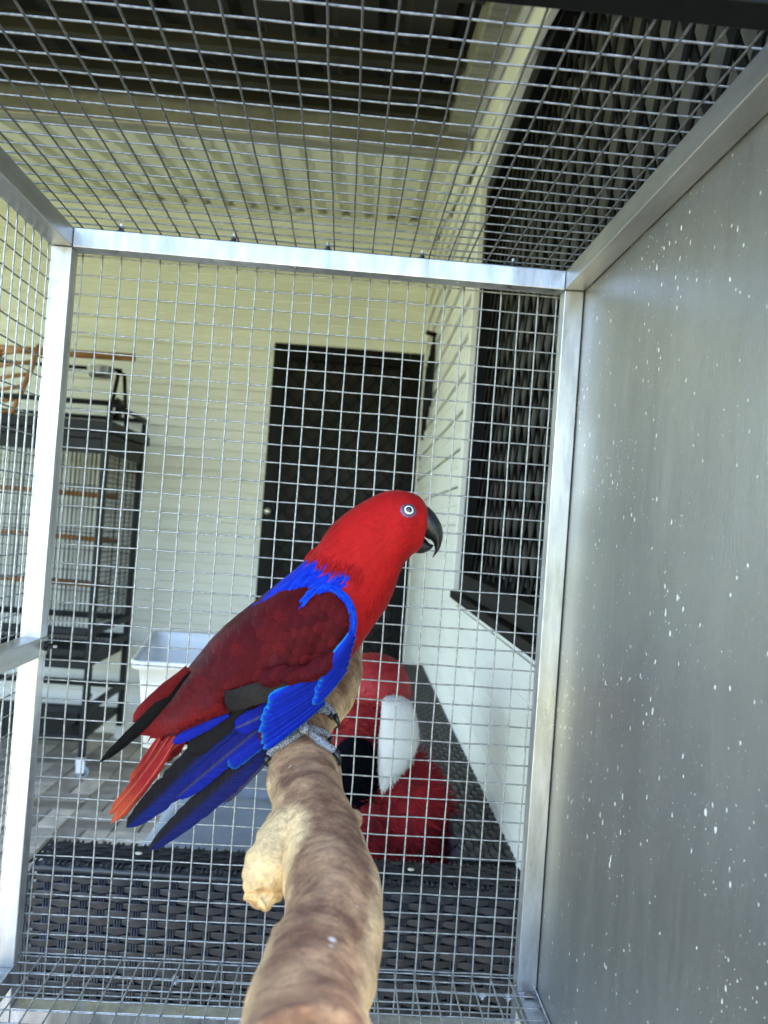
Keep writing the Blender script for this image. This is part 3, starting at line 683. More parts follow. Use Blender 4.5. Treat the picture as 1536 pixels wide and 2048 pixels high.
panel('mesh_panel', 0, 1, -.003, 26, .715, FRONT, -.0195-27*PITCH, 28, .680, XL0+.002, 2, .6772, .6748, 'wire mesh of the cage floor')

# ------------------------------------------------------------------ white tub hooked on behind the mesh
tz = 1.0486
tub = thing('white_tub', 'white plastic tub hanging behind the mesh at the parrot\'s back', 'tub', (.22,.18,.94))
def tubring(ins, z):
    A = Vector((.098,.032)); Bc = Vector((.062,.325)); dx = Vector((.985,.12)).normalized(); wdt = .235
    P = [A, A+dx*wdt, Bc+dx*wdt, Bc]; c = sum(P, Vector((0,0)))/4; out = []
    for i in range(4):
        p0 = P[i]; n_ = 5
        a = (P[i-1]-p0).normalized(); b_ = (P[(i+1)%4]-p0).normalized(); r_ = .018
        for k_ in range(n_):
            t = k_/(n_-1); q = (p0+a*r_)*(1-t)**2 + p0*2*t*(1-t) + (p0+b_*r_)*t*t
            d = (q-c); out.append(Vector((c.x+d.x*(1-ins/ .13), c.y+d.y*(1-ins/.15), z)))
    return out
tm = MB(); tm.rings([tubring(i_, tz+h_) for i_, h_ in ((.030,-.118),(.026,-.122),(.018,-.118),(.012,-.040),(.0105,-.037),(.006,-.012),(-.003,-.009),(-.005,0),(-.002,.003),(.004,.0),(.007,-.012),(.016,-.09),(.022,-.113),(.03,-.1135))])
part('shell', tm, M['tub'], tub, True)
for x in (.215, .285):
    hk = MB(); hk.tube([(x,.048,tz-.03),(x,.036,tz+.008),(x,.020,tz+.018),(x,-.004,tz+.016),(x,-.008,tz+.004)], .0016, 6); part('hook', hk, M['bolt'], tub, True)

# ------------------------------------------------------------------ perch branch
bp = [(612,2190,.335,155,0),(612,2110,.365,140,0),(615,2040,.40,126,0),(640,1930,.455,113,0),(662,1830,.505,102,0),(656,1750,.555,92,0),(640,1680,.60,84,0),(616,1600,.655,77,0),(602,1530,.705,67,0),(610,1480,.735,54,0),(634,1432,.775,42,0),(663,1392,.815,45,0),(684,1345,.87,40,0),(692,1300,.94,34,0),(690,1270,1.01,30,0),(688,1245,1.082,27,0)]
cp_ = [atd(a, b_, c_) for a, b_, c_, r_, _ in bp]; cr = [r_/FPX*c_*1.0 for a, b_, c_, r_, _ in bp]
def catmull(P, t):
    n = len(P)-1; i = min(n-1, int(t)); u = t-i; p0 = P[max(0,i-1)]; p1 = P[i]; p2 = P[i+1]; p3 = P[min(n,i+2)]
    return (p1*2 + (p2-p0)*u + (p0*2-p1*5+p2*4-p3)*u*u + (p1*3-p0-p2*3+p3)*u**3)*.5
bm_ = MB(); NB = 110; NA = 36; P = []; Rr = []
for i in range(NB+1):
    t = (len(cp_)-1)*i/NB; P.append(catmull(cp_, t)); Rr.append(catmull(cr, t))
def limb(P, Rr, na, seed, amp=.15):
    R = []; nrm = Vector((0,0,1))
    for i in range(len(P)):
        t = (P[min(len(P)-1,i+1)]-P[max(0,i-1)]).normalized(); nrm = (nrm - t*nrm.dot(t)).normalized(); bn = t.cross(nrm); row = []
        for k_ in range(na):
            g_ = 2*pi*k_/na; d = nrm*cos(g_)+bn*sin(g_); q = P[i]+d*Rr[i]
            h = amp*noise.noise(q*22+Vector((seed,0,0))) + amp*.45*noise.noise(q*60) + .018*noise.noise(q*190)
            row.append(P[i]+d*Rr[i]*(1+h))
        R.append(row)
    return R
bm_.rings(limb(P, Rr, NA, 3))
stub = [atd(618,1625,.635), atd(585,1672,.605), atd(553,1712,.585), atd(533,1752,.575), atd(524,1790,.570), atd(520,1818,.568)]
sr = [60, 72, 62, 47, 32, 7]; sr = [r_/FPX*.575 for r_ in sr]; SP = []; SR = []
for i in range(61): SP.append(catmull(stub, 5*i/60)); SR.append(catmull(sr, 5*i/60))
bm_.rings(limb(SP, SR, 44, 9, .24))
for kp, kr in ((atd(562,1868,.495), .0045), (atd(708,1640,.615), .006), (atd(562,1650,.625), .010)): bm_.ell(kp, (kr*1.3,kr,kr*1.5), 12, 8, .3)
# pale debarked flank: attribute stays with the wood
sb = stub[3]
for v in bm_.v:
    k_ = min(range(len(P)), key=lambda i: (P[i]-v).length_squared); d = (v-P[k_])
    flank = abs(d.x)/max(1e-5,Rr[k_]); dn = 1-sm(.035,.07,(v-sb).length)
    low = sm(.1,-.6, d.z/max(1e-5,Rr[k_]))
    tip_ = 1-sm(.012,.032,(v-stub[5]).length)
    bm_.c.append((max(.80*dn, (.46*sm(.38,.95,flank)+.30*low)), tip_, 0))
    if tip_ > 0 or dn > .3: v += Vector((noise.noise(v*150), noise.noise(v*150+Vector((5,0,0))), noise.noise(v*150+Vector((0,9,0)))))*(.0012*dn+.0045*tip_)
branch = single('perch_branch', bm_, M['branch'], 'thick knobbly brown branch with a pale stub that the parrot grips', 'branch', (.36,-.5,1.0))
BR = BVHTree.FromPolygons([tuple(v) for v in bm_.v], bm_.f)
bm_ = None
rm = branch.modifiers.new('smooth', 'SUBSURF'); rm.levels = 0; rm.render_levels = 1

# ------------------------------------------------------------------ parrot
B = -.352
bird = thing('parrot', 'red and blue parrot with a black beak gripping the branch', 'parrot', tuple(atd(610,1470,.735)))
def px_of(v):
    d = v-CAM; z = d.dot(FX); return (768+FPX*d.dot(RX)/z, 1024-FPX*d.dot(UX)/z)
def cpx(cx, cy): return (180+cx/2.0211, 940+cy/2.0211)
RED = (.345,.0095,.009); RED2 = (.22,.005,.006); BLUE = (.004,.014,.36); AZ = (.005,.075,.52); CY = (.01,.28,.50); MAR = (.038,.0018,.0034); MAR2 = (.072,.0036,.0048); DARK = (.014,.013,.014); GREY = (.05,.045,.042); IND = (.006,.009,.072)
def mixc(a, b_, t): t = max(0., min(1., t)); return tuple(x+(y-x)*t for x, y in zip(a, b_))
ST = [((857,1028),(841,1098),30),((852,1012),(834,1104),41),((845,1000),(824,1110),48),((834,991),(816,1118),54),((820,985),(809,1126),58),((794,980),(800,1144),62),((764,985),(793,1166),64),((729,1002),(785,1188),66),((699,1022),(774,1210),70),((670,1046),(757,1236),76),((645,1078),(742,1258),83),((622,1109),(725,1283),90),((595,1135),(706,1310),97),((560,1163),(690,1335),102),((507,1205),(665,1370),104),((467,1237),(630,1405),101),((427,1273),(585,1440),94),((398,1308),(530,1462),80),((366,1347),(460,1478),60),((335,1387),(395,1488),40),((312,1420),(340,1487),22),((300,1440),(318,1478),10)]
bd = MB(); R = []; NA = 40
for (U, L_, dr) in ST:
    u = at(*U, B); l = at(*L_, B); c = (u+l)/2; a = (u-l)/2; r_ = dr/2263.
    row = []
    for k_ in range(NA):
        g_ = 2*pi*k_/NA; ca, sa = cos(g_), sin(g_)
        row.append(c + a*ca + Vector((0,1,0))*r_*(abs(sa)**.92)*(1 if sa > 0 else -1))
    R.append(row)
# resample smoothly along the spine
RR = []
for i in range(85):
    t = (len(R)-1)*i/84; RR.append([catmull([R[j][k_] for j in range(len(R))], t) for k_ in range(NA)])
bd.rings(RR)
def inpoly(p, poly):
    c = False; n = len(poly); j = n-1
    for i in range(n):
        if (poly[i][1] > p[1]) != (poly[j][1] > p[1]) and p[0] < (poly[j][0]-poly[i][0])*(p[1]-poly[i][1])/(poly[j][1]-poly[i][1])+poly[i][0]: c = not c
        j = i
    return c
collar = [cpx(*q) for q in ((860,300),(780,430),(700,520),(870,462),(905,480),(1000,470),(1062,440),(1060,408),(1000,400),(955,388),(925,360))]
redzone = [cpx(*q) for q in ((860,300),(925,360),(955,388),(1000,400),(1060,408),(1062,440),(1000,470),(1060,540),(1085,620),(1060,740),(1010,840),(930,930),(900,1200),(1600,1200),(1600,0),(800,0))]
def body_col(v):
    p = px_of(v); jx = 10*noise.noise(v*160); jy = 10*noise.noise(v*160+Vector((9,0,0))); q = (p[0]+jx, p[1]+jy)
    n_ = noise.noise(v*90)*.5+.5
    if inpoly(q, collar): return mixc(BLUE, AZ, .25*n_)
    if inpoly(q, redzone): return mixc(RED2, RED, .55+.5*n_)
    return mixc(MAR, MAR2, n_)
bd.c = [body_col(v) for v in bd.v]
body = part('body', bd, M['plumage'], bird, True)
BT = BVHTree.FromPolygons([tuple(v) for v in bd.v], bd.f)
def hit(tree, px, py):
    d = ray(px, py).normalized(); r_ = tree.ray_cast(CAM, d); return r_
# short body feathers lying over neck, head and breast
pl = MB(); spine = [(RR[max(0,i-3)], RR[min(84,i+3)]) for i in range(85)]
random.seed(11)
def blade(mb, p, d, nr, ln, wd, c, lift=.12):
    t = d.cross(nr).normalized()*wd; e = p + d*ln + nr*ln*lift; m_ = p + d*ln*.5 + nr*(ln*lift*.75+.0003)
    o = len(mb.v); mb.add([p-t*.5, p+t*.5, m_+t, e+t*.35, e-t*.35, m_-t], [(0,1,2,5),(5,2,3,4)], [c]*6)
for i in range(26, 60):
    for k_ in range(NA):
        for rep in range(3 if i > 22 else 2):
            a = RR[i][k_].lerp(RR[i][(k_+1)%NA], random.random()); nx_ = RR[i+1][k_].lerp(RR[i+1][(k_+1)%NA], .5); a = a.lerp(a + (RR[i+1][k_]-RR[i][k_]), random.random())
            d = (RR[i+3][k_]-RR[i][k_]).normalized(); tt = (RR[i][(k_+1)%NA]-RR[i][k_]).normalized(); nr = tt.cross(d).normalized()
            cen = (RR[i][0]+RR[i][NA//2])/2
            if nr.dot(a-cen) < 0: nr = -nr
            c = body_col(a); big = sm(14,34,i); ln = lerp(.0045,.0125,big)*random.uniform(.75,1.25); wd = lerp(.0011,.0021,big)
            f_ = random.uniform(.93,1.06); c = tuple(x*f_ for x in c)
            dd = (d + tt*random.uniform(-.14,.14)).normalized()
            blade(pl, a - nr*.0004, dd, nr, ln*1.25, wd*.7, c, .035)
part('plumage', pl, M['plumage'], bird, True, kind='stuff')
pl2 = MB(); EYE = hit(BT, 817, 1021)[0].copy(); EYE2 = Vector((EYE.x, 2*B-EYE.y, EYE.z))
# short scalp feathers, nearly flush
for i in range(7, 27):
    for k_ in range(NA):
        for rep_ in range(3):
            a = RR[i][k_].lerp(RR[i][(k_+1)%NA], random.random()) + (RR[i+1][k_]-RR[i][k_])*random.random()
            d = (RR[i+3][k_]-RR[i][k_]).normalized(); tt = (RR[i][(k_+1)%NA]-RR[i][k_]).normalized(); nr = tt.cross(d).normalized()
            if nr.dot(a-(RR[i][0]+RR[i][NA//2])/2) < 0: nr = -nr
            if (a-EYE).length < .0095 or (a-EYE2).length < .0095: continue
            f_ = random.uniform(.86,1.08); c = tuple(x*f_ for x in body_col(a))
            blade(pl2, a - nr*.0003, (d+tt*random.uniform(-.2,.2)).normalized(), nr, random.uniform(.004,.007), .0008, c, .05)
part('scalp_plumage', pl2, M['plumage'], bird, True, kind='stuff')
# feather builder
def feather(pa, ctrl, pb, wd, colfn, parent, y0=None, y1=None, tree=None, lift=(.0006,.003), tipr=.35, basew=.45, n=9, m=4, camber=.0012, asym=0., name='feather', crop=True, fray=.10):
    cv = (lambda q: cpx(*q)) if crop else (lambda q: q)
    sc_ = 1.; a, c, b_ = [Vector(cv(q)) for q in (pa, ctrl or ((pa[0]+pb[0])/2, (pa[1]+pb[1])/2), pb)]
    sc = 1/2.0211 if crop else 1; mb = MB(); cols = []
    ylast = None; L_n = (b_-a).length*sc_/120.; fs = random.random()*50
    for i in range(n+1):
        t = i/n; p = a*(1-t)**2 + c*2*t*(1-t) + b_*t*t; dv = ((c-a)*(1-t) + (b_-c)*t)
        dv = dv.normalized(); nv = Vector((-dv.y, dv.x))
        w_ = lerp(basew, 1, sm(0,.45,t))
        if t > 1-tipr: q_ = (t-(1-tipr))/tipr; w_ *= sqrt(max(0.0, 1-q_**2.3))
        w_ = max(w_, .03)
        for j in range(2*m+1):
            s_ = (j-m)/m; fr_ = 1 + (fray*noise.noise(Vector((t*n*.9, fs, s_))) if abs(s_) > .9 else 0); q = p + nv*(s_*fr_+asym)*wd*sc/2*w_ + dv*(fray*wd*sc*.25*noise.noise(Vector((t*n*.6, fs+7, s_*2))) if abs(s_) > .5 else 0)
            if tree is not None:
                r_ = None
                for T in tree:
                    r_ = hit(T, q.x, q.y)
                    if r_[0] is not None: break
                if r_[0] is None:
                    for kk in (.75,.5,.25,0):
                        q2 = p + (q-p)*kk; r2 = hit(tree[0], q2.x, q2.y)
                        if r2[0] is not None: r_ = r2; q = q2; break
                if r_[0] is not None: y = r_[0].y - lerp(lift[0], lift[1], t)
                else: y = ylast if ylast is not None else y0
                ylast = y
                y = y + camber*s_*s_
            else: y = lerp(y0, y1, t) + camber*s_*s_
            v = at(q.x, q.y, y); mb.v.append(v); mb.uv.append((t*L_n + .25*abs(s_), s_*.5+.5)); mb.c.append(colfn(t, s_))
    k_ = 2*m+1
    mb.f = [(i*k_+j, i*k_+j+1, (i+1)*k_+j+1, (i+1)*k_+j) for i in range(n) for j in range(k_-1)]
    return part(name, mb, M['feather'], parent, True)
def c_plain(c, tipc=None, edge=None, ea=.72, rach=None, j=.12):
    f_ = random.uniform(1-j, 1+j); c = tuple(x*f_ for x in c)
    def fn(t, s_):
        q = mixc(c, tipc, sm(.55,1,t)) if tipc else c
        if edge: q = mixc(q, edge, sm(ea,1.,max(abs(s_), t**3)))
        if rach and abs(s_) < .12: q = mixc(q, rach, .8)
        return q
    return fn
def c_split(top, bot, rach=None):
    def fn(t, s_):
        q = mixc(bot, top, sm(-.25,.3,s_))
        if rach and abs(s_) < .1: q = rach
        return q
    return fn
# --- wing pad: the folded wing's volume over the flank
wpoly = [(905,470),(950,462),(1000,475),(1045,510),(1070,560),(1078,620),(1065,690),(1040,760),(1010,830),(960,890),(900,950),(830,1020),(760,1085),(700,1115),(680,1080),(700,1000),(730,930),(640,905),(560,920),(565,980),(480,1010),(340,1075),(245,1085),(215,1030),(270,950),(385,822),(505,676),(645,568),(765,490),(840,474)]
wp = [Vector(cpx(*q)) for q in wpoly]
def pdist(p):
    best = 1e9
    for i in range(len(wp)):
        a, b_ = wp[i], wp[(i+1)%len(wp)]; d = b_-a; t = max(0, min(1, (p-a).dot(d)/d.length_squared)); best = min(best, (p-a-d*t).length)
    return best
pts = list(wp); 
for a, b_ in zip(wp, wp[1:]+wp[:1]):
    nseg = int((b_-a).length/8)
    for k_ in range(1, nseg): pass
x = 260
while x < 720:
    y = 1165
    while y < 1510:
        q = Vector((x + (y % 20)*.5, y))
        if inpoly(q, wp) and pdist(q) > 3.5: pts.append(q)
        y += 9
    x += 9
nb = len(wp); res = delaunay_2d_cdt(pts, [(i, (i+1)%nb) for i in range(nb)], [], 1, 1e-4)
def body_y(p):
    r_ = hit(BT, p.x, p.y)
    return r_[0].y if r_[0] is not None else None
raw = {}
pads = []
for p in res[0]:
    y = body_y(p); d = pdist(p)
    if y is None: y = B - .010
    db = min(((p - a_ - (b_-a_)*max(0, min(1, (p-a_).dot(b_-a_)/(b_-a_).length_squared))).length) for a_, b_ in zip(wp[22:30]+wp[:1], wp[23:30]+wp[:2]))
    y = min(y, lerp(B-.008, B-.043, sm(0,75,db)))
    pads.append(at(p.x, p.y, y - .0010 - .0050*sqrt(sm(0,30,d))))
for side_ in (1,-1):
    wm = MB()
    wm.v = pads if side_ == 1 else [Vector((v.x, 2*B-v.y+.004, v.z)) for v in pads]
    wm.f = [tuple(f) if side_ == 1 else tuple(reversed(f)) for f in res[2]]
    wm.c = [mixc(MAR, MAR2, noise.noise(v*70)*.5+.5) for v in wm.v]
    wg = part('wing', wm, M['plumage'], bird, True, label='near folded wing' if side_ == 1 else 'far folded wing')
    if side_ == 1: wing = wg; WT = BVHTree.FromPolygons([tuple(v) for v in wm.v], wm.f)
    else: farwing = wg
TR = [WT, BT]
random.seed(5)
# --- tail
TB = B-.004
feather((395,800),(260,930),(172,1020),58,c_plain(MAR2,(.16,.01,.012)),bird,TB-.030,TB-.004,name='tail_feather')
feather((400,810),(230,1030),(35,1184),50,c_plain((.002,.002,.002)),bird,TB-.024,TB-.002,tipr=.6,name='tail_feather')
feather((420,850),(250,1020),(110,1120),42,c_plain((.003,.0025,.003)),bird,TB-.020,TB+.004,tipr=.5,name='tail_feather')
ORG = (.34,.055,.022)
for (a, c, b_, wd, dy) in (((330,1060),(240,1210),(76,1395),40,.0),((345,1070),(255,1235),(84,1430),44,-.003),((350,1080),(265,1240),(100,1422),36,-.005),((385,1080),(345,1120),(283,1172),62,.004),((300,1050),(240,1170),(160,1270),40,.003)):
    feather(a,c,b_,wd,c_plain((.17,.009,.011),ORG,rach=(.36,.10,.06)),bird,TB-.022+dy,TB+.002+dy,tipr=.16,name='tail_feather')
# --- long flight feathers of the near wing
YW = B-.043
FL = [
 ((800,1040),(560,1260),(240,1536),104,c_split((.009,.0085,.011),IND),.009,.022,.55,0),
 ((790,1080),(660,1200),(548,1345),46,c_plain((.05,.045,.085)),.012,.020,.5,0),
 ((760,1120),(660,1210),(590,1300),40,c_plain((.055,.05,.09)),.013,.020,.5,0),
 ((700,860),(470,1170),(147,1444),126,c_split((.006,.0055,.007),(.005,.010,.088)),.006,.020,.5,0),
 ((660,930),(520,1020),(405,1148),96,c_plain((.008,.007,.008)),.003,.012,.25,0),
 ((740,1060),(650,1130),(558,1196),60,c_plain((.004,.010,.17),edge=(.006,.07,.20)),.004,.008,.12,0),
 ((560,990),(450,1040),(335,1104),44,c_plain((.004,.010,.19)),.001,.006,.3,0),
 ((830,930),(590,1120),(345,1328),84,c_split((.004,.007,.085),(.004,.010,.155),(.030,.028,.045)),.000,.014,.2,0),
 ((850,900),(700,1000),(585,1045),82,c_plain((.004,.010,.19),rach=(.06,.055,.05)),-.003,.004,.25,0),
 ((840,862),(690,900),(545,940),86,c_plain((.017,.014,.0125),(.010,.0085,.008)),-.0140,-.009,.07,0),
]
for a, c, b_, wd, cf, d0, d1, tipr, asy in FL:
    feather(a,c,b_,wd,cf,wing,YW+d0,YW+d1,tipr=tipr,asym=asy,n=34,m=5,fray=.16)
# wispy fringe under the lowest feather
for k_ in range(26):
    t = random.random(); a = (lerp(740,560,t)+random.uniform(-8,8), lerp(1120,1300,t)+random.uniform(-6,10))
    feather(a,None,(a[0]-random.uniform(28,52), a[1]+random.uniform(40,70)),random.uniform(3,6),c_plain((.06,.055,.10)),wing,YW+.016,YW+.019,tipr=.6,n=4,m=1,name='barb')
# --- bright blue secondary coverts
YC = B-.057
BLC = []
for q in range(9):
    u = q/8; BLC.append(((lerp(945,915,u), lerp(935,838,u)), (lerp(815,822,u)+6*sin(q*2.1), lerp(1040,890,u)), (lerp(700,724,u)-26*sin(u*pi)+5*sin(q*3.7), lerp(1130,940,u)), lerp(40,62,u)))
for q in range(6):
    u = q/5; BLC.append(((lerp(1030,1060,u), lerp(800,668,u)), (lerp(972,1012,u), lerp(872,752,u)), (lerp(900,935,u)+4*sin(q*2.3), lerp(948,832,u)), lerp(42,56,u)))
for q, (a, c, b_, wd) in enumerate(BLC):
    v_ = random.uniform(.8,1.15)
    def cf(t, s_, v_=v_):
        base = mixc((.0022*v_,.006*v_,.13*v_),(.003,.022*v_,.33*v_), sm(-.7,.7,s_)*.6+.35*t)
        q_ = mixc(base, (.012,.20,.46), .9*sm(.62,1.,max(s_ if s_ > 0 else -s_*.8, t**6)))
        return mixc(q_, (.004,.012,.16), .5) if abs(s_) < .1 else q_
    q6 = q if q < 9 else q-4
    feather(a,c,b_,wd,cf,wing,YC+.004-.0005*q6,YC+.004-.0005*q6-.0012,tipr=.22,basew=.75,n=18,m=5,fray=.05,camber=.0022)
# --- maroon coverts and scapulars, shingled from the tail towards the shoulder
mz = [cpx(*q) for q in ((905,490),(1000,500),(1045,545),(1055,620),(1040,700),(1000,775),(880,835),(745,850),(600,880),(560,960),(470,990),(330,1060),(240,1070),(225,1030),(280,950),(390,835),(510,690),(650,580),(770,505),(850,490))]
rows = []
dv = Vector((-.74,.67)); nv = Vector((.67,.74)); org = Vector(cpx(1010,560))
for i in range(34):
    for j in range(-11,14):
        p = org + dv*(i*21) + nv*((j+(i%2)*.5)*22) + Vector((random.uniform(-3,3), random.uniform(-3,3)))
        if inpoly(p, mz) and inpoly(p + dv*26, [tuple(q_) for q_ in wp]): rows.append((i, p))
rows.sort(key=lambda q: -q[0])
for i, p in rows:
    sz = lerp(36, 66, sm(0,18,i))*random.uniform(.9,1.12); ang = random.uniform(-.12,.12) - .10*sm(4,20,i); d = Vector((dv.x*cos(ang)-dv.y*sin(ang), dv.x*sin(ang)+dv.y*cos(ang)))
    low = sm(1330,1450,p.y); c0 = mixc(mixc(MAR, MAR2, random.random()), (.15,.008,.008), low*.7)
    if random.random() < .10: c0 = mixc(c0, (.035,.008,.012), .35)
    feather(tuple(p-d*sz*.45),None,tuple(p+d*sz*.75),sz*.98,c_plain(c0,tuple(x*.92 for x in c0),edge=tuple(x*1.12 for x in c0),j=.06),wing,y0=B-.008,tree=TR,lift=(-.0004,.0022),tipr=.5,basew=.6,n=6,m=2,camber=.0006,crop=False)
mline = [Vector(q) for q in ((968,800),(925,824),(880,842),(812,850),(750,852),(690,862)) ]
for i in range(15):
    t = (14-i)/14*(len(mline)-1); p = catmull(mline, t) + Vector((random.uniform(-4,4), random.uniform(-3,5))); d = Vector((-.62,.78)).normalized() if t < 2 else Vector((-.88,.48)).normalized()
    c0 = mixc(MAR, MAR2, .6*random.random())
    if t < .55: continue
    feather(tuple(p-d*86+Vector((0,-6))),None,tuple(p+d*random.uniform(-6,10)),random.uniform(50,74),c_plain(c0,edge=tuple(x*1.12 for x in c0),j=.06),wing,B-.0575,B-.0625,tipr=.42,basew=.6,n=10,m=3,camber=.0016)
# --- blue leading edge and shoulder
edge = [Vector(q) for q in ((846,534),(872,500),(905,474),(950,461),(1000,474),(1045,508),(1072,560),(1080,620),(1068,690),(1044,760),(1014,826))]
ew = [10,26,34,34,32,32,32,32,34,38,40]
rb = MB(); NE = 70; NK = 6
for i in range(NE+1):
    t = i/NE*(len(edge)-1); p = catmull(edge, t); d = (catmull(edge, min(len(edge)-1,t+.05))-catmull(edge, max(0,t-.05))).normalized(); inn = Vector((-d.y, d.x))
    if inn.dot(Vector((820,700))-p) < 0: inn = -inn
    wd = catmull(ew, t)*(1+.18*noise.noise(Vector((t*3.1,2,0))))
    for k_ in range(NK+1):
        q = cpx(*(p + inn*(wd*k_/NK))); yy = None
        for T in TR:
            r_ = hit(T, *q)
            if r_[0] is not None: yy = r_[0].y; break
        if yy is None: yy = ylast_
        ylast_ = yy
        rb.v.append(at(q[0], q[1], yy - .0026*(1-(k_/NK)**3) + .0010*(k_ == 0))); rb.uv.append((k_/NK, t))
        rb.c.append(mixc(mixc(AZ, BLUE, .35+.5*noise.noise(Vector((t*4,k_*.7,5)))), MAR, sm(.55,1,k_/NK)))
rb.f = [(i*(NK+1)+k_, i*(NK+1)+k_+1, (i+1)*(NK+1)+k_+1, (i+1)*(NK+1)+k_) for i in range(NE) for k_ in range(NK)]
part('shoulder_edge', rb, M['feather'], wing, True)
for i in range(110):
    t = random.random()*(len(edge)-1.2); p = catmull(edge, t); d = (catmull(edge, t+.05)-catmull(edge, max(0,t-.05))).normalized(); inn = Vector((-d.y, d.x))
    if inn.dot(Vector((820,700))-p) < 0: inn = -inn
    p2 = p + inn*random.uniform(3,26); dirv = (d*.95 + inn*random.uniform(.0,.35)).normalized() if t > 3.4 else (Vector((-.80,.45)) + inn*random.uniform(0,.4)).normalized()
    f_ = random.random()
    feather(tuple(p2-dirv*10),None,tuple(p2+dirv*random.uniform(20,40)),random.uniform(5,10),c_plain(mixc(BLUE,AZ,f_*.9)),wing,y0=B-.02,tree=TR,lift=(.0024,.0034),tipr=.6,n=4,m=1,camber=.0002)
# --- blue nape feathers with the red fringe above them
for i in range(190):
    q = Vector(cpx(random.uniform(790,1050), random.uniform(345,470)))
    if not inpoly(q, collar): continue
    d = Vector((-.62,.62+random.uniform(-.25,.25))).normalized(); f_ = random.random()
    if any(hit(BT, *(q + d*e + Vector((o1,o2))))[0] is None for e in (-10,24) for o1, o2 in ((-7,-7),(7,7))): continue
    feather(tuple(q-d*8),None,tuple(q+d*random.uniform(12,22)),random.uniform(3,5.5),c_plain(mixc(BLUE,AZ,f_*.5)),body,y0=B-.01,tree=[BT],lift=(.0004,.0022),tipr=.6,n=4,m=1,camber=.0003,crop=False)
random.seed(21)
fr = [(880,335),(925,372),(960,395),(1005,405),(1055,412),(1085,440),(1090,480)]
for i in range(90):
    t = random.random()*(len(fr)-1); k_ = int(t); q = Vector(cpx(*Vector(fr[k_]).lerp(Vector(fr[k_+1]), t-k_)))
    d = Vector((-.55+.25*t/6,.75+random.uniform(-.15,.15))).normalized(); q = q - d*random.uniform(4,22)
    feather(tuple(q),None,tuple(q+d*random.uniform(15,27)),random.uniform(2.5,5),c_plain(mixc(RED2,RED,random.random())),body,y0=B-.01,tree=[BT],lift=(.0006,.0034),tipr=.7,n=4,m=1,camber=.0002,crop=False)
# loose ends along the breast
for i in range(40):
    t = random.random(); q = Vector((lerp(800,705,t), lerp(1140,1310,t))) + Vector((random.uniform(-26,-3),0))
    d = Vector((-.25+random.uniform(-.15,.2),.97)).normalized()
    feather(tuple(q),None,tuple(q+d*random.uniform(18,34)),random.uniform(3,6),c_plain(mixc(RED2,RED,random.random())),body,y0=B,tree=[BT],lift=(.0004,.0022),tipr=.6,n=4,m=1,camber=.0002,crop=False)
# --- beak
def bill(outer, inner, depth, name):
    R = []
    for o_, i_, dp in zip(outer, inner, depth):
        u = at(*o_, B); l = at(*i_, B); c = (u+l)/2; a = (u-l)/2; r_ = dp/2263.
        R.append([c + a*cos(2*pi*k_/20) + Vector((0,1,0))*r_*sin(2*pi*k_/20)*(.55+.45*abs(sin(2*pi*k_/20))) for k_ in range(20)])
    RRb = []
    for i in range(37):
        t = (len(R)-1)*i/36; RRb.append([catmull([R[j][k_] for j in range(len(R))], t) for k_ in range(20)])
    m = MB(); m.rings(RRb); return part(name, m, M['beak'], bird, True)
bill([(846,1008),(858,1015),(869,1026),(878,1040),(884,1054),(886,1069),(884,1084),(879,1098),(872,1108),(865,1116)],
     [(838,1066),(849,1074),(855,1077.5),(859.5,1079),(863,1081),(866,1085),(868,1090),(869.5,1098),(868,1106),(864.5,1115)], [26,28,27,25,22,19,15,11,6,1.5], 'upper_beak')
bill([(826,1072),(836,1073),(846,1074),(853,1080),(859,1087),(864,1089),(867,1090)],
     [(818,1102),(828,1105),(838,1107),(848,1106),(857,1102),(863,1097),(866,1093)], [20,21,20,17,13,9,4], 'lower_beak')
# --- eyes on both sides
h_ = hit(BT, 817, 1021); ep = h_[0]; en = h_[1]
if en.y > 0: en = -en
for s_ in (1,-1):
    p = ep.copy(); nrm = en.copy()
    if s_ < 0: p.y = 2*B-p.y; nrm.y = -nrm.y
    q = nrm.to_track_quat('Z','Y').to_matrix(); u_ = 1/2300.
    def disc(r, off, bulge, nn=28):
        m = MB(); RRd = []
        for f_ in (1,.85,.6,.3,.02): RRd.append([p + q @ Vector((cos(2*pi*k_/nn)*r*f_*u_, sin(2*pi*k_/nn)*r*f_*u_, off+bulge*sqrt(1-f_*f_*.99))) for k_ in range(nn)])
        m.rings(RRd); return m
    rg = MB(); RRd = []
    for f_, o_ in ((16.5,-.0012),(15.3,.0003),(13.2,.0010),(11.5,.0016),(10.5,.0006)):
        RRd.append([p + q @ Vector((cos(2*pi*k_/28)*f_*u_*1.06, sin(2*pi*k_/28)*f_*u_*.94, o_)) for k_ in range(28)])
    rg.rings(RRd, False); eye = part('eye_ring', rg, M['eyering'], bird, True)
    part('iris', disc(10.8,.0004,.0016), M['eyewhite'], eye, True); part('pupil', disc(7.2,.0011,.0016), M['pupil'], eye, True)
    rim = MB(); rim.tube([p + q @ Vector((cos(2*pi*k_/24)*10.9*u_, sin(2*pi*k_/24)*10.9*u_, .0013)) for k_ in range(25)], .0005, 6); part('eyelid', rim, M['claw'], eye, True)
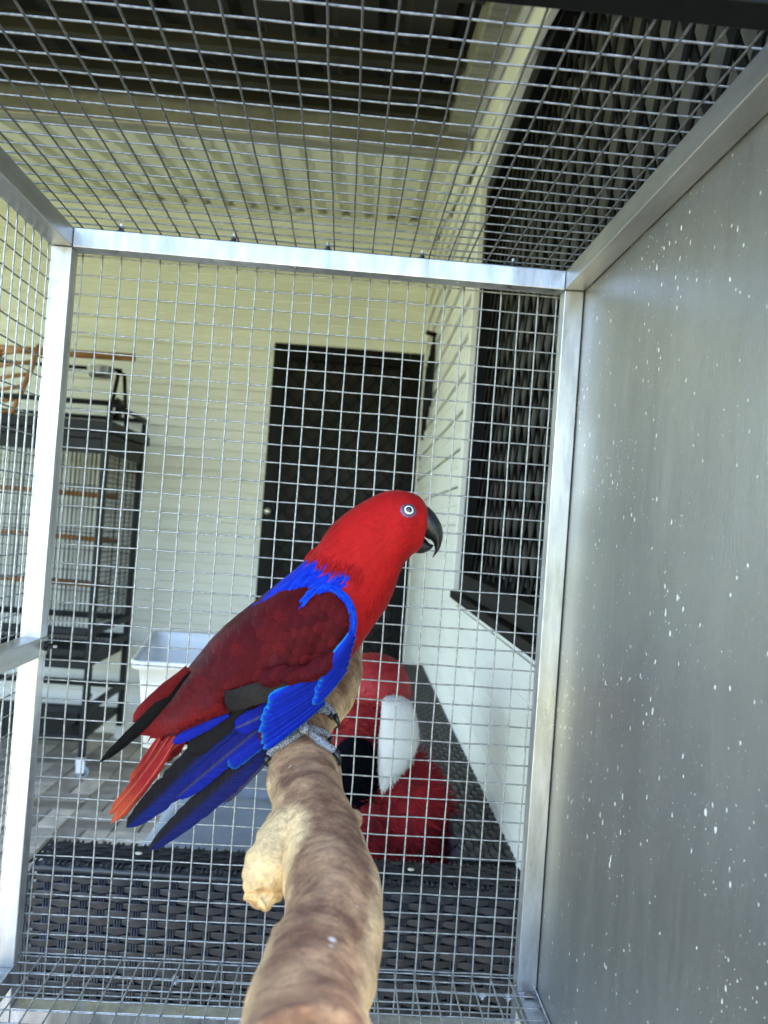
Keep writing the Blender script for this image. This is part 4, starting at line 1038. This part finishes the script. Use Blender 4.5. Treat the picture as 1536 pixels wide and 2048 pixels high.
# --- feet
def toe(path, r, name='toe', claws=None, fall=.72):
    P_ = []
    for (px, py) in path:
        h = BR.ray_cast(CAM, ray(px, py).normalized())
        if h[0] is not None:
            nrm = h[1] if h[1].dot(ray(px,py)) < 0 else -h[1]; P_.append(h[0] + nrm*r*.75); last = h[0]
        else: P_.append(None)
    dl = None
    for i in list(range(len(P_))) + list(range(len(P_)-1,-1,-1)):
        if P_[i] is not None: dl = (P_[i]-CAM).dot(FX)
        elif dl: P_[i] = atd(*path[i], dl+.001)
    for i in range(len(P_)):
        if P_[i] is None: P_[i] = atd(*path[i], fall)
    n = 14; Q = [catmull(P_, (len(P_)-1)*i/n) for i in range(n+1)]
    rr = [r*(1.10-.42*i/n + .20*abs(sin(i/n*pi*3))) for i in range(n+1)]; m = MB(); m.tube([Q[0]] + Q, [r*.5]+rr, 12); m.ell(Q[-1], (r*.85,)*3, 12, 8)
    o = part(name, m, M['foot'], foot, True)
    if claws:
        d0 = (Q[-1]-CAM).dot(FX); K = [Q[-1]] + [atd(*q, d0-.004+.001*i) for i, q in enumerate(claws)]
        cu = [catmull(K, (len(K)-1)*i/10) for i in range(11)]; part('claw', MB().tube(cu, [r*1.0*(1-i/10.8) for i in range(11)], 8), M['claw'], o, True)
    return o
def leg(px, py, d, tx, ty, td, r):
    a = atd(px, py, d); b_ = atd(tx, ty, td); m = MB(); m.tube([a, a.lerp(b_,.5)+Vector((0,0,.001)), b_], [r, r*.95, r*1.15], 14); m.ell(b_, (r*1.05,r*1.05,r*.95), 14, 8)
    return part('foot', m, M['foot'], bird, True)
foot = leg(596,1436,.715,609,1459,.688,.0040)
toe([(609,1460),(594,1474),(578,1486),(562,1496),(550,1504),(541,1516)], .0035, claws=[(534,1518),(532,1527),(538,1534)])
toe([(612,1462),(625,1476),(640,1490),(655,1500),(666,1508)], .0035, claws=[(676,1513),(679,1527),(667,1545)])
toe([(615,1460),(633,1466),(648,1470),(655,1479)], .0030, claws=[(662,1482),(660,1492)])
foot = leg(614,1408,.775,627,1421,.752,.0038)
toe([(626,1420),(640,1413),(654,1418),(664,1432)], .0033, claws=[(674,1440),(677,1451),(668,1459)])
toe([(632,1424),(645,1424),(656,1430)], .0029, claws=[(662,1434),(664,1441)])

# ------------------------------------------------------------------ small litter
for i, (px, py, lab) in enumerate(((278,1700,'pale seed lying on the rattan sofa top below the tail'),(822,1740,'pale seed lying on the rattan sofa top below the plush toy'))):
    p = hp(px, py, 1.395); p.z = SZ+.004
    single('seed', MB().ell(p, (.0055,.0035,.0022), 12, 8, .2), M['seed'], lab, 'seed', tuple(p), True)
def fluff(px, py, y, s_, lab):
    p = at(px, py, y); m = MB()
    for k_ in range(70):
        d = Vector((random.gauss(0,1), random.gauss(0,.5), random.gauss(0,1))).normalized()*s_*random.uniform(.5,1); t = Vector((d.z,d.x,-d.y)).normalized()*.0005; q = p+d*.5+Vector((0,0,-.001))
        m.add([p+t*2, p-t*2, q-t, q+t, p+d], [(0,1,2,3),(3,2,4)])
    single('fluff', m, M['fluff'], lab, 'fluff', tuple(p))
fluff(350,1960,-.03,.008,'white down fluff caught in the floor mesh left of the branch')
fluff(1016,1996,-.05,.007,'white down fluff caught in the floor mesh by the right post')
fluff(965,1992,-.07,.006,'small down tuft on the floor mesh left of the right post')
for i, (px, lab) in enumerate(((1053,'brown dropping at the foot of the right cage post'),)):
    p = Vector((XR0+.013, YF-.012, .6745)); single('dropping', MB().ell(p, (.009,.007,.003), 14, 8, .5), mat('dry_dropping', (.20,.15,.12), .9), lab, 'dropping', tuple(p))
